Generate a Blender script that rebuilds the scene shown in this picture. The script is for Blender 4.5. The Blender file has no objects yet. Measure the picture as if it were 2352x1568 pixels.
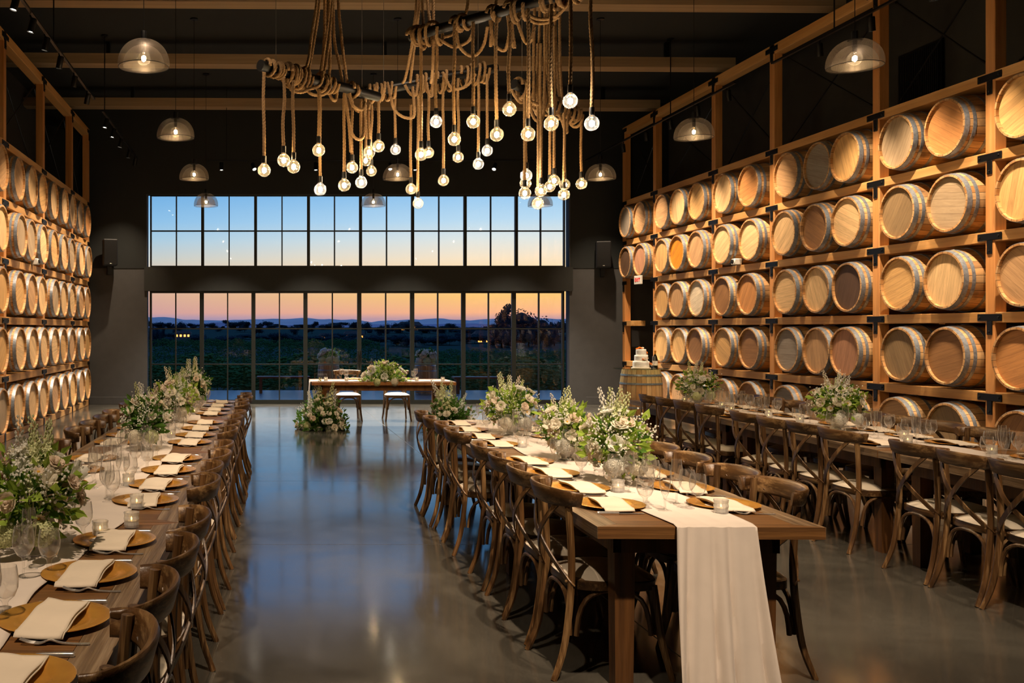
import bpy, bmesh, math, random
from mathutils import Vector, Matrix
from mathutils import noise as MN
R = math.radians; PI = math.pi
random.seed(7)
SC = bpy.context.scene
COL = SC.collection
F, VX, VY, EYE = 2200.0, 600.0, 756.0, 1.62      # focal length in px, vanishing point, eye height
def P(x, y, Y): return Vector(((x - VX) * Y / F, Y, EYE + (VY - y) * Y / F))
def proj(p): return VX + F * p[0] / max(p[1], .01), VY - F * (p[2] - EYE) / max(p[1], .01)
ORD = ['first', 'second', 'third', 'fourth', 'fifth', 'sixth', 'seventh', 'eighth', 'ninth', 'tenth', 'eleventh',
       'twelfth', 'thirteenth', 'fourteenth', 'fifteenth', 'sixteenth', 'seventeenth', 'eighteenth']
# ---------------------------------------------------------------- helpers
def tag(o, label=None, cat=None, group=None, kind=None):
    if label: o['label'] = label
    if cat: o['category'] = cat
    if group: o['group'] = group
    if kind: o['kind'] = kind
    return o
def empty(name, loc=(0, 0, 0), rz=0, label=None, cat=None, group=None):
    o = bpy.data.objects.new(name, None); COL.objects.link(o)
    o.empty_display_size = .1
    o.location = loc; o.rotation_euler = (0, 0, rz)
    return tag(o, label, cat, group)
def copy_tree(o, parent=None):
    c = o.copy(); COL.objects.link(c); c.parent = parent
    for ch in KIDS.get(o.name, []): 
        d = copy_tree(ch, c)
        KIDS.setdefault(c.name, []).append(d)
    return c
KIDS = {}
class MB:
    def __init__(s): s.v = []; s.f = []
    def add(s, vs, fs, M=None):
        n = len(s.v)
        if M is not None: vs = [M @ Vector(v) for v in vs]
        s.v += [tuple(v) for v in vs]; s.f += [tuple(i + n for i in f) for f in fs]
        return s
    def box(s, a, b, M=None, bev=0):
        x0, y0, z0 = a; x1, y1, z1 = b
        vs = [(x0,y0,z0),(x1,y0,z0),(x1,y1,z0),(x0,y1,z0),(x0,y0,z1),(x1,y0,z1),(x1,y1,z1),(x0,y1,z1)]
        fs = [(0,3,2,1),(4,5,6,7),(0,1,5,4),(1,2,6,5),(2,3,7,6),(3,0,4,7)]
        if bev:
            bm = bmesh.new(); bv = [bm.verts.new(v) for v in vs]
            for f in fs: bm.faces.new([bv[i] for i in f])
            bmesh.ops.bevel(bm, geom=list(bm.edges), offset=bev, segments=1, affect='EDGES', profile=.5)
            bm.verts.index_update()
            vs = [v.co.copy() for v in bm.verts]; fs = [tuple(v.index for v in f.verts) for f in bm.faces]; bm.free()
        return s.add(vs, fs, M)
    def tube(s, pts, r, n=8, cap=True, M=None, flat=None, twist=None, up=None):
        """r: number or list; flat=(w,t) gives a flat band; twist=(lobes,depth,pitch) rope"""
        pts = [Vector(p) for p in pts]; m = len(pts)
        rr = r if isinstance(r, (list, tuple)) else [r] * m
        vs = []; fs = []
        t0 = (pts[1] - pts[0]).normalized()
        u = Vector(up) if up else (Vector((0,0,1)) if abs(t0.z) < .9 else Vector((1,0,0)))
        L = 0
        for i, p in enumerate(pts):
            t = (pts[min(i+1, m-1)] - pts[max(i-1, 0)]).normalized()
            if i: L += (p - pts[i-1]).length
            u = (u - t * u.dot(t))
            if u.length < 1e-6: u = t.orthogonal()
            u.normalize(); w = t.cross(u)
            for k in range(n):
                a = 2 * PI * k / n
                if flat:
                    c, q = math.cos(a), math.sin(a)
                    c = max(-1, min(1, c * 1.35)); q = max(-1, min(1, q * 1.35))
                    vs.append(p + u * c * flat[0] * .5 + w * q * flat[1] * .5)
                else:
                    q = rr[i]
                    if twist:
                        q *= 1 + twist[1] * math.cos(twist[0] * a)
                        a += L / twist[2] * 2 * PI
                    vs.append(p + u * math.cos(a) * q + w * math.sin(a) * q)
        for i in range(m - 1):
            for k in range(n):
                k2 = (k + 1) % n
                fs.append((i*n+k, i*n+k2, (i+1)*n+k2, (i+1)*n+k))
        if cap: fs.append(tuple(range(n))[::-1]); fs.append(tuple((m-1)*n + k for k in range(n)))
        return s.add(vs, fs, M)
    def lathe(s, prof, n=24, M=None, axis='Z', cap0=False, cap1=False):
        vs = []; fs = []
        for (r, h) in prof:
            for k in range(n):
                a = 2 * PI * k / n; c, q = math.cos(a) * r, math.sin(a) * r
                vs.append((c, q, h) if axis == 'Z' else (h, c, q))
        for i in range(len(prof) - 1):
            for k in range(n):
                k2 = (k + 1) % n
                fs.append((i*n+k, i*n+k2, (i+1)*n+k2, (i+1)*n+k))
        if cap0: fs.append(tuple(range(n))[::-1])
        if cap1: fs.append(tuple((len(prof)-1)*n + k for k in range(n)))
        return s.add(vs, fs, M)
    def grid(s, fn, nu, nv, M=None):
        vs = [fn(i / nu, j / nv) for j in range(nv + 1) for i in range(nu + 1)]
        fs = [(j*(nu+1)+i, j*(nu+1)+i+1, (j+1)*(nu+1)+i+1, (j+1)*(nu+1)+i) for j in range(nv) for i in range(nu)]
        return s.add(vs, fs, M)
    def ball(s, c, r, n=6, m=4, sc=(1,1,1)):
        prof = [(max(.0001, math.sin(PI*i/m)) * r, -math.cos(PI*i/m) * r) for i in range(m + 1)]
        return s.lathe(prof, n, Matrix.Translation(Vector(c)) @ Matrix.Diagonal((*sc, 1)))
    def octa(s, c, r, h=None):
        h = h or r; x, y, z = c
        return s.add([(x+r,y,z),(x,y+r,z),(x-r,y,z),(x,y-r,z),(x,y,z+h),(x,y,z-h)],
                     [(0,1,4),(1,2,4),(2,3,4),(3,0,4),(1,0,5),(2,1,5),(3,2,5),(0,3,5)])
    def build(s, name, mat, parent=None, smooth=True, ang=40, solid=0):
        me = bpy.data.meshes.new(name); me.from_pydata(s.v, [], s.f); me.update()
        if mat: me.materials.append(mat)
        if smooth:
            me.polygons.foreach_set('use_smooth', [True] * len(me.polygons))
            try: me.set_sharp_from_angle(angle=R(ang))
            except Exception: pass
        o = bpy.data.objects.new(name, me); COL.objects.link(o); o.parent = parent
        if parent: KIDS.setdefault(parent.name, []).append(o)
        if solid:
            md = o.modifiers.new('thick', 'SOLIDIFY'); md.thickness = solid; md.offset = 0
        return o
def prune(mb): return mb
def bez(pts, n=8):
    """Catmull-Rom through the points"""
    pts = [Vector(p) for p in pts]; out = []
    for i in range(len(pts) - 1):
        p0 = pts[max(i-1, 0)]; p1 = pts[i]; p2 = pts[i+1]; p3 = pts[min(i+2, len(pts)-1)]
        for k in range(n):
            t = k / n
            out.append(.5 * ((2*p1) + (p2-p0)*t + (2*p0-5*p1+4*p2-p3)*t*t + (3*p1-p0-3*p2+p3)*t**3))
    out.append(pts[-1]); return out
def struct(name, mb, mat, **k):
    o = mb.build(name, mat, None, **k); o['kind'] = 'structure'; return o
# ---------------------------------------------------------------- materials
def lin(h):
    if isinstance(h, str):
        h = h.lstrip('#'); h = [int(h[i:i+2], 16) / 255 for i in (0, 2, 4)]
        h = [c / 12.92 if c <= .04045 else ((c + .055) / 1.055) ** 2.4 for c in h]
    return (*h[:3], 1)
class NT:
    def __init__(s, name):
        s.m = bpy.data.materials.new(name); s.m.use_nodes = True; s.t = s.m.node_tree; s.t.nodes.clear()
        s.out = s.t.nodes.new('ShaderNodeOutputMaterial')
    def n(s, typ, *ins, **kw):
        nd = s.t.nodes.new('ShaderNode' + typ)
        props = {k: v for k, v in kw.items() if k[0] != '_'}
        for k, v in props.items(): setattr(nd, k, v)
        for i, v in enumerate(ins):
            if v is None: continue
            s.set(nd.inputs[i], v)
        return nd
    def set(s, sock, v):
        if isinstance(v, bpy.types.NodeSocket): s.t.links.new(v, sock)
        elif isinstance(v, bpy.types.Node): s.t.links.new(v.outputs[0], sock)
        else: sock.default_value = v
    def math(s, op, a, b=None, c=None): return s.n('Math', a, b, c, operation=op).outputs[0]
    def ramp(s, fac, stops, interp='LINEAR'):
        r = s.t.nodes.new('ShaderNodeValToRGB'); r.color_ramp.interpolation = interp
        e = r.color_ramp.elements
        while len(e) < len(stops): e.new(.5)
        for i, (p, c) in enumerate(stops): e[i].position = p; e[i].color = lin(c)
        s.set(r.inputs[0], fac); return r.outputs[0]
    def noise(s, vec, scale, detail=3, rough=.5, dist=0):
        nd = s.t.nodes.new('ShaderNodeTexNoise'); s.set(nd.inputs['Vector'], vec)
        nd.inputs['Scale'].default_value = scale; nd.inputs['Detail'].default_value = detail
        nd.inputs['Roughness'].default_value = rough; nd.inputs['Distortion'].default_value = dist
        return nd.outputs['Fac']
    def mix(s, fac, a, b, mode='MIX'):
        nd = s.t.nodes.new('ShaderNodeMix'); nd.data_type = 'RGBA'; nd.blend_type = mode
        s.set(nd.inputs[0], fac); s.set(nd.inputs[6], a); s.set(nd.inputs[7], b); return nd.outputs[2]
    def principled(s, **kw):
        p = s.t.nodes.new('ShaderNodeBsdfPrincipled')
        for k, v in kw.items(): s.set(p.inputs[k.replace('_', ' ')], v)
        s.t.links.new(p.outputs[0], s.out.inputs[0]); s.p = p; return p
    def bump(s, h, strength=.2, dist=.01):
        b = s.t.nodes.new('ShaderNodeBump'); s.set(b.inputs['Height'], h)
        b.inputs['Strength'].default_value = strength; b.inputs['Distance'].default_value = dist
        s.t.links.new(b.outputs[0], s.p.inputs['Normal'])
def simple(name, col, rough=.5, metal=0, bump=0, scale=80, var=.12, **kw):
    t = NT(name); co = t.n('TexCoord').outputs['Object']
    nz = t.noise(co, scale, 3)
    c = t.mix(1, lin(col), t.ramp(nz, [(.3, (1-var,)*3), (.7, (1+var*.5,)*3)]), 'MULTIPLY')
    t.principled(Base_Color=c, Roughness=rough, Metallic=metal, **kw)
    if bump: t.bump(nz, bump)
    return t.m
def rnd_coords(t, spread=7.):
    co = t.n('TexCoord').outputs['Object']; oi = t.n('ObjectInfo')
    off = t.n('CombineXYZ', t.math('MULTIPLY', oi.outputs['Random'], spread), t.math('MULTIPLY', oi.outputs['Random'], spread*1.7), t.math('MULTIPLY', oi.outputs['Random'], spread*2.3))
    return t.n('VectorMath', co, off, operation='ADD').outputs[0], oi
def wood(name, dark, light, axis='Y', scale=14, rough=.5, bump=.25, rvar=.25, worn=None, coat=0):
    t = NT(name); co, oi = rnd_coords(t)
    s = {'X': (.035, 1, 1), 'Y': (1, .035, 1), 'Z': (1, 1, .05)}[axis]
    mp = t.n('Mapping', co); mp.inputs['Scale'].default_value = s
    g = t.noise(mp.outputs[0], scale, 5, .6, .25)
    g2 = t.noise(mp.outputs[0], scale * 6, 3, .6)
    c = t.ramp(g, [(.3, dark), (.52, [(a+b)/2 for a, b in zip(lin(dark), lin(light))]), (.72, light)])
    c = t.mix(.25, c, t.ramp(g2, [(.3, (.3,)*3), (.7, (1,)*3)]), 'MULTIPLY')
    c = t.mix(1, c, t.ramp(oi.outputs['Random'], [(0, (1-rvar,)*3), (1, (1,)*3)]), 'MULTIPLY')
    if worn:
        w = t.ramp(t.noise(mp.outputs[0], scale * 1.3, 4, .7), [(.5, (0,0,0)), (.66, (1,1,1))])
        c = t.mix(w, c, lin(worn))
    t.principled(Base_Color=c, Roughness=t.ramp(g2, [(.2, (rough*.8,)*3), (.8, (min(1, rough*1.25),)*3)]))
    t.p.inputs['Coat Weight'].default_value = coat
    t.bump(t.math('ADD', g2, g), bump, .004)
    return t.m
def thin_glass(name, tint=(1,1,1), ior=1.5, rough=0.0, boost=1.0, milk=0, edge=0):
    t = NT(name); lw = t.n('LayerWeight', .5); f0 = ((ior - 1) / (ior + 1)) ** 2
    fr = t.math('ADD', f0, t.math('MULTIPLY', t.math('POWER', lw.outputs['Facing'], 5.0), 1 - f0))
    tr = t.n('BsdfTransparent', (*tint, 1)); gl = t.n('BsdfGlossy'); gl.inputs['Roughness'].default_value = rough
    f = t.math('MINIMUM', t.math('MULTIPLY', fr, boost), .95)
    mx = t.n('MixShader', f, tr, gl)
    if milk or edge:
        d = t.n('BsdfDiffuse', (.95,.93,.9,1)); mk_ = t.math('ADD', milk, t.math('MULTIPLY', t.math('POWER', lw.outputs['Facing'], 3.5), edge)); mx = t.n('MixShader', mk_, mx, d)  # diffuse white painted towards the rims stands in for refracted light
    t.t.links.new(mx.outputs[0], t.out.inputs[0]); return t.m
def emit(name, col, st):
    t = NT(name); e = t.n('Emission', lin(col), st); t.t.links.new(e.outputs[0], t.out.inputs[0])
    if st < 60: t.m.cycles.emission_sampling = 'NONE'
    return t.m
def cloth(name, col, scale=350, rough=.85, tr=0.15):
    t = NT(name); co = t.n('TexCoord').outputs['Object']
    n1 = t.noise(co, scale, 2); n2 = t.noise(co, 9, 3)
    c = t.mix(.5, lin(col), t.ramp(n2, [(.3, (.86,)*3), (.7, (1,)*3)]), 'MULTIPLY')
    t.principled(Base_Color=c, Roughness=rough); t.p.inputs['Sheen Weight'].default_value = .15
    t.bump(t.math('ADD', t.math('MULTIPLY', n1, .3), n2), .15, .004)
    return t.m
def petals(name, col, tr=.3):
    t = NT(name); co, oi = rnd_coords(t, 3)
    c = t.mix(1, lin(col), t.ramp(t.noise(co, 30, 2), [(.25, (.82,)*3), (.75, (1,)*3)]), 'MULTIPLY')
    d = t.n('BsdfDiffuse', c); q = t.n('BsdfTranslucent', c)
    t.t.links.new(t.n('MixShader', tr, d, q).outputs[0], t.out.inputs[0]); return t.m
def barrel_body():
    t = NT('barrel_staves'); co = t.n('TexCoord').outputs['Object']; oi = t.n('ObjectInfo')
    sx = t.n('SeparateXYZ', co)
    an = t.math('MULTIPLY', t.math('ADD', t.math('DIVIDE', t.math('ARCTAN2', sx.outputs[1], sx.outputs[2]), 2*PI), .5), 26)
    an = t.math('ADD', an, t.math('MULTIPLY', oi.outputs['Random'], 5))
    fl = t.math('FLOOR', an); fr = t.math('FRACT', an)
    wn = t.n('TexWhiteNoise', noise_dimensions='1D'); t.set(wn.inputs['W'], fl)
    tone = t.ramp(wn.outputs[0], [(0, '#b6824a'), (.4, '#cd9a60'), (.7, '#dcb27c'), (1, '#a07344')])
    mp = t.n('Mapping', t.n('VectorMath', co, t.n('CombineXYZ', oi.outputs['Random'], fl, 0), operation='ADD').outputs[0])
    mp.inputs['Scale'].default_value = (.12, 1, 1)
    g = t.noise(mp.outputs[0], 26, 5, .65, .4)
    c = t.mix(.55, tone, t.ramp(g, [(.3, (.42,.38,.34)), (.65, (1,1,1))]), 'MULTIPLY')
    st = t.noise(t.n('VectorMath', co, t.n('CombineXYZ', t.math('MULTIPLY', oi.outputs['Random'], 9), 0, 0), operation='ADD').outputs[0], 5, 3)
    c = t.mix(t.ramp(st, [(.58, (0,)*3), (.75, (.7,)*3)]), c, lin('#3b2616'))
    seam = t.math('LESS_THAN', t.math('ABSOLUTE', t.math('SUBTRACT', fr, .5)), .47)
    c = t.mix(seam, lin('#2b1a0d'), c)
    t.principled(Base_Color=c, Roughness=.55); t.bump(g, .2, .004); return t.m
def barrel_head():
    t = NT('barrel_head'); co = t.n('TexCoord').outputs['Object']; oi = t.n('ObjectInfo')
    vr = t.n('VectorRotate', co, rotation_type='X_AXIS'); t.set(vr.inputs['Angle'], t.math('MULTIPLY', oi.outputs['Random'], 2.6))
    s = t.n('SeparateXYZ', vr.outputs[0])
    u = t.math('MULTIPLY', t.math('ADD', s.outputs[1], t.math('MULTIPLY', oi.outputs['Random'], 3)), 13)
    fl = t.math('FLOOR', u); fr = t.math('FRACT', u)
    wn = t.n('TexWhiteNoise', noise_dimensions='1D'); t.set(wn.inputs['W'], fl)
    mp = t.n('Mapping', t.n('VectorMath', vr.outputs[0], t.n('CombineXYZ', fl, fl, t.math('MULTIPLY', oi.outputs['Random'], 9)), operation='ADD').outputs[0])
    mp.inputs['Scale'].default_value = (1, 1, .1)
    g = t.noise(mp.outputs[0], 34, 5, .65, .8)
    c = t.mix(.4, oi.outputs['Color'], t.ramp(wn.outputs[0], [(0, (.74,)*3), (1, (1.15,)*3)]), 'MULTIPLY')
    c = t.mix(.5, c, t.ramp(g, [(.3, (.55,.5,.45)), (.62, (1.1,1.1,1.1))]), 'MULTIPLY')
    st = t.noise(mp.outputs[0], 6, 4, .6)
    c = t.mix(t.ramp(st, [(.55, (0,)*3), (.8, (.5,)*3)]), c, lin('#5a3a20'))
    seam = t.math('LESS_THAN', t.math('ABSOLUTE', t.math('SUBTRACT', fr, .5)), .485)
    c = t.mix(seam, t.mix(.6, c, lin('#2b1a0d')), c)
    t.principled(Base_Color=c, Roughness=.6); t.bump(g, .15, .003); return t.m
def floor_mat():
    t = NT('polished_concrete'); co = t.n('TexCoord').outputs['Object']
    n1 = t.noise(co, .9, 5, .6, .6); n2 = t.noise(co, 90, 3, .7); n3 = t.noise(co, 4.5, 4, .6)
    c = t.ramp(n1, [(.3, '#3e3b35'), (.5, '#4c4941'), (.7, '#5a574e')])
    c = t.mix(.5, c, t.ramp(n3, [(.3, (.72,.73,.75)), (.7, (1,)*3)]), 'MULTIPLY')
    c = t.mix(.55, c, t.ramp(n2, [(.35, (.5,)*3), (.55, (1,)*3)]), 'MULTIPLY')
    s = t.n('SeparateXYZ', co); lines = None
    for ax, off, per in ((0, 2.07, 3.55), (1, 1.17, 3.02)):
        fr = t.math('FRACT', t.math('DIVIDE', t.math('ADD', s.outputs[ax], 100*per - off), per))
        l = t.math('LESS_THAN', fr, .008/per)
        lines = l if lines is None else t.math('MAXIMUM', lines, l)
    c = t.mix(lines, c, lin('#26241f'))
    ro = t.math('ADD', t.ramp(n1, [(.3, (.07,)*3), (.7, (.15,)*3)]), t.math('MULTIPLY', lines, .4))
    t.principled(Base_Color=c, Roughness=t.math('ADD', ro, t.math('MULTIPLY', n2, .05)))
    t.p.inputs['Specular IOR Level'].default_value = .75
    return t.m
def mesh_shade(name):
    """woven wire: real see-through gaps between wires"""
    t = NT(name); uv = t.n('TexCoord').outputs['Object']
    s = t.n('SeparateXYZ', uv)
    an = t.math('MULTIPLY', t.math('ARCTAN2', s.outputs[1], s.outputs[0]), 110/(2*PI))
    z = t.math('MULTIPLY', s.outputs[2], 95.)
    a = t.math('FRACT', t.math('ADD', an, z)); b = t.math('FRACT', t.math('SUBTRACT', an, z))
    w = t.math('MAXIMUM', t.math('LESS_THAN', a, .21), t.math('LESS_THAN', b, .21))
    pr = t.n('BsdfPrincipled'); pr.inputs['Base Color'].default_value = lin('#7d7266'); pr.inputs['Metallic'].default_value = .5; pr.inputs['Roughness'].default_value = .4
    mx = t.n('MixShader', w, t.n('BsdfTransparent'), pr)
    t.t.links.new(mx.outputs[0], t.out.inputs[0]); return t.m
def rope_mat():
    t = NT('jute_rope'); co = t.n('TexCoord').outputs['Object']; n = t.noise(co, 160, 3, .7)
    c = t.ramp(n, [(.3, '#765a3a'), (.7, '#b39064')])
    t.principled(Base_Color=c, Roughness=.95); t.bump(n, .25, .002); return t.m
MAT = dict(
    floor=floor_mat(),
    wall=simple('charcoal_wall', '#434241', .85, bump=.05, scale=6, var=.1),
    ceil=simple('black_ceiling', '#131511', .9, scale=3),
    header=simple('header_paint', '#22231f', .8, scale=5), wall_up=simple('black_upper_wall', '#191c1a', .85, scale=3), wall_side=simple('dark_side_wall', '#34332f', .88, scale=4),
    frame=simple('bronze_frame', '#181b17', .45, .3),
    glass=thin_glass('window_glass', (.985,.99,.99), 1.42),
    fir_y=wood('fir_along', '#cd9048', '#f0bc78', 'Y', 9, .55, .12, .14),
    fir_z=wood('fir_upright', '#c58040', '#e8a866', 'Z', 9, .55, .12, .14),
    fir_x=wood('fir_across', '#937a5a', '#b59a76', 'X', 7, .7, .1, .1),
    black=simple('black_iron', '#0c0c0d', .45, .4, var=.05),
    steel=simple('galvanised_hoop', '#8f969e', .36, .5, .1, 40, .3),
    stave=barrel_body(), head=barrel_head(),
    chair=wood('chair_wood', '#38230f', '#75532f', 'Z', 16, .38, .25, .25, '#8f7049'),
    chair_x=wood('chair_wood_across', '#38230f', '#75532f', 'X', 16, .38, .25, .25, '#8f7049'),
    cushion=cloth('ivory_vinyl', '#e4d8c2', 60, .38),
    ttop=wood('table_weathered', '#57432f', '#9c8160', 'Y', 36, .42, .4, .12, '#9a8468'),
    tpanel=wood('table_panel', '#5c3e22', '#9a6c3c', 'X', 34, .42, .25, .12),
    tleg=wood('table_leg', '#40270f', '#7a5026', 'Z', 16, .5, .3, .12),
    linen=cloth('runner_linen', '#e9ddd0', 300), napkin=cloth('napkin_cotton', '#eee0c9', 300, .8),
    gold=simple('gold_lacquer', '#f7b650', .27, .6, .05, 12, .15),
    silver=simple('polished_steel', '#d6d3cc', .18, .7, 0),
    gglass=thin_glass('drinking_glass', (.994,.994,.988), 1.6, .03, 1.5, .012, .4),
    votive=thin_glass('cut_glass', (.95,.96,.95), 1.6, .15, 2.2, .3),
    wax=simple('candle_wax', '#f4ead2', .6), flame=emit('candle_flame', '#ffc36a', 14),
    bulbglass=thin_glass('bulb_glass', (1,.97,.9), 1.45, .03, 1.6, .016, .10),
    filament=emit('warm_filament', '#ffd9a0', 330), filament3=emit('white_filament', '#fff2e2', 400), filament2=emit('warm_filament_soft', '#ffdfb0', 190),
    lens=emit('lamp_lens', '#fff3dc', 40),
    shade=mesh_shade('wire_mesh'), rope=rope_mat(),
    rose=petals('cream_petal', '#fbf4e0', .45), blush=petals('blush_petal', '#f8e6cf', .45), white=petals('white_petal', '#fdfcf2', .45),
    lime=petals('lime_petal', '#e4e9b4'), yellow=simple('flower_eye', '#c9992f', .9),
    orange=petals('orange_petal', '#e98a3a'), leaf=petals('green_leaf', '#a3c052', .4), leafd=petals('dark_leaf', '#5a8238', .35),
    stem=simple('flower_stem', '#68823f', .7), vase=simple('white_ceramic', '#e8e4da', .3),
    icing=simple('white_icing', '#f4efe4', .6, bump=.2, scale=25), bottle=simple('dark_bottle', '#10160e', .12),
    label=simple('paper_label', '#e6dcc8', .7), speaker=simple('speaker_black', '#0a0a0b', .6),
    plastic=simple('white_plastic', '#d8d5cc', .5),
    red=emit('exit_red', '#ff2a20', 1.2), board=simple('cake_board', '#d8cbb0', .5),
)
# ---------------------------------------------------------------- camera, world
cd = bpy.data.cameras.new('camera'); cam = bpy.data.objects.new('camera', cd); COL.objects.link(cam)
cd.sensor_width = 36; cd.lens = 36 * F / 2352; cd.shift_x = (1176 - VX) / 2352; cd.shift_y = -(784 - VY) / 2352
cam.location = (0, 0, EYE); cam.rotation_euler = (R(90), 0, 0); cd.clip_end = 4000; cd.clip_start = .05
SC.camera = cam
SC.view_settings.view_transform = 'Standard'; SC.view_settings.look = 'None'; SC.view_settings.gamma = 1; SC.view_settings.exposure = 0
SC.view_settings.use_curve_mapping = False
SC.cycles.use_denoising = True; SC.cycles.max_bounces = 7; SC.cycles.transparent_max_bounces = 24
SC.cycles.diffuse_bounces = 2; SC.cycles.glossy_bounces = 4; SC.cycles.transmission_bounces = 3
SC.cycles.caustics_reflective = False; SC.cycles.caustics_refractive = False; SC.cycles.sample_clamp_indirect = 4
SC.cycles.use_adaptive_sampling = True; SC.cycles.adaptive_threshold = .05
w = bpy.data.worlds.new('dusk'); SC.world = w; w.use_nodes = True; nt = w.node_tree; nt.nodes.clear()
class WT(NT):
    def __init__(s, t): s.t = t; s.out = t.nodes.new('ShaderNodeOutputWorld')
t = WT(nt)
tc = t.n('TexCoord'); sp = t.n('SeparateXYZ', tc.outputs['Generated'])
ho = t.math('SQRT', t.math('ADD', t.math('MULTIPLY', sp.outputs[0], sp.outputs[0]), t.math('MULTIPLY', sp.outputs[1], sp.outputs[1])))
el = t.math('DIVIDE', sp.outputs[2], t.math('MAXIMUM', ho, .001))
e = t.math('MULTIPLY', el, 5.)      # 0..1 spans 0..0.2 in tan(elevation)
warm = t.ramp(e, [(0, '#8f8cb4'), (.055, '#c79a9e'), (.085, '#fbb489'), (.17, '#ffc877'), (.28, '#ffdca6'), (.36, '#fde6c6'), (.46, '#e3e8e4'), (.56, '#bcdcf2'), (.75, '#84c0f0'), (1, '#5fa5e4')])
cool = t.ramp(e, [(0, '#7f83ae'), (.055, '#a693b0'), (.085, '#cf9f9e'), (.17, '#d8ac9a'), (.28, '#dcc3ac'), (.36, '#c9ccc6'), (.46, '#a9cbe0'), (.56, '#8cc0e8'), (.75, '#66a9e2'), (1, '#4a90d6')])
az = t.math('DIVIDE', sp.outputs[0], t.math('MAXIMUM', sp.outputs[1], .01))
fa = t.ramp(az, [(0, (0,)*3), (.28, (1,)*3)])
azs = t.n('MapRange', az); azs.inputs[1].default_value = -.14; azs.inputs[2].default_value = .22
front = t.mix(azs.outputs[0], cool, warm)
up = t.ramp(el, [(.2, (0,)*3), (1, (1,)*3)])
skyc = t.mix(up, front, lin('#5c8cd8'))
back = t.math('GREATER_THAN', sp.outputs[1], 0.0)
skyc = t.mix(back, lin('#2c4f92'), skyc)
bg = t.n('Background', skyc, 1.08); t.t.links.new(bg.outputs[0], t.out.inputs[0])
w.cycles.sampling_method = 'AUTOMATIC'
# ---------------------------------------------------------------- room shell
XR, XL, YB = 7.72, -3.69, 20.7        # front planes of the two racks, inner face of the window wall
WR, WL, ZC = 8.80, -4.77, 6.5
struct('floor', MB().box((WL-.3, -5, -.15), (WR+.3, YB+.25, 0)), MAT['floor'], smooth=False)
struct('ceiling', MB().box((WL-.3, -5, ZC), (WR+.3, YB+.25, ZC+.2)), MAT['ceil'], smooth=False)
struct('wall_left', MB().box((WL-.25, -5, 0), (WL, YB, ZC)), MAT['wall_side'], smooth=False)
struct('wall_right', MB().box((WR, -5, 0), (WR+.25, YB, ZC)), MAT['wall_side'], smooth=False)
struct('wall_near', MB().box((WL, -5.2, 0), (WR, -5, ZC)), MAT['wall'], smooth=False)
k = YB / F
wx0, wx1 = (338-VX)*k, (1308-VX)*k
zt = lambda y: EYE + (VY - y) * k
m = MB()
m.box((WL, YB, 0), (wx0, YB+.25, ZC)); m.box((wx1, YB, 0), (WR, YB+.25, ZC))
m.box((wx0, YB, zt(446)), (wx1, YB+.25, ZC))
struct('wall_far', m, MAT['wall'], smooth=False)
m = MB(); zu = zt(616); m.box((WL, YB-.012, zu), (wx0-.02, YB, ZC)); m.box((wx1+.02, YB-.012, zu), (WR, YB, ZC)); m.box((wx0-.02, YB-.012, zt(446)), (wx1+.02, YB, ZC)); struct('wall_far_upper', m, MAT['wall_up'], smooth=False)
struct('trim_1', MB().box((wx0-.06, YB-.05, zt(668)), (wx1+.06, YB+.2, zt(613))), MAT['header'], smooth=False)
for nm, a, b in (('baseboard_left', WL, wx0), ('baseboard_right', (1346-VX)*k, XR+.2)):
    struct(nm, MB().box((a, YB-.02, 0), (b, YB+.01, .16), bev=.004), MAT['wall'], smooth=False)
# eight upper windows and eight door leaves
ux = [344, 465, 587, 709, 829, 949, 1070, 1188, 1300]
lx = [343, 463, 582, 702, 826, 948, 1066, 1182, 1298]
def leaf(name, x0, x1, y0, y1, fw, rows, cols, mull, kind_n, bottom=None):
    X0, X1 = (x0-VX)*k, (x1-VX)*k; z1, z0 = zt(y0), zt(y1)
    fr = MB(); a, b = YB+.05, YB+.13
    fb = bottom or fw
    fr.box((X0, a, z0), (X0+fw, b, z1)); fr.box((X1-fw, a, z0), (X1, b, z1))
    fr.box((X0+fw, a, z0), (X1-fw, b, z0+fb)); fr.box((X0+fw, a, z1-fw), (X1-fw, b, z1))
    o = fr.build(name, MAT['frame'], None, smooth=False); o['kind'] = 'structure'
    mu = MB()
    for r in range(1, rows):
        z = z0+fb + (z1-fw-z0-fb) * r / rows; mu.box((X0+fw, a+.01, z-mull), (X1-fw, b-.01, z+mull))
    for c in range(1, cols):
        x = X0+fw + (X1-X0-2*fw) * c / cols; mu.box((x-mull, a+.008, z0+fb), (x+mull, b-.008, z1-fw))
    mu.build('glazing_bar', MAT['frame'], o, smooth=False)
    MB().box((X0+fw, a+.035, z0+fb), (X1-fw, a+.041, z1-fw)).build('pane', MAT['glass'], o, smooth=False)
    return o
for i in range(8):
    leaf('window_%d' % (i+1), ux[i], ux[i+1], 446, 613, .032, 2, 2, .013, i)
for i in range(8):
    o = leaf('door_%d' % (i+1), lx[i], lx[i+1], 668, 929, .044, 3, 2, .013, i, .1)
    if i in (3, 4):
        X = (lx[4]-VX)*k + (-.035 if i == 3 else .035)
        MB().box((X-.012, YB+.0, .92), (X+.012, YB+.05, 1.16), bev=.004).build('door_handle', MAT['black'], o, smooth=False)
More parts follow.
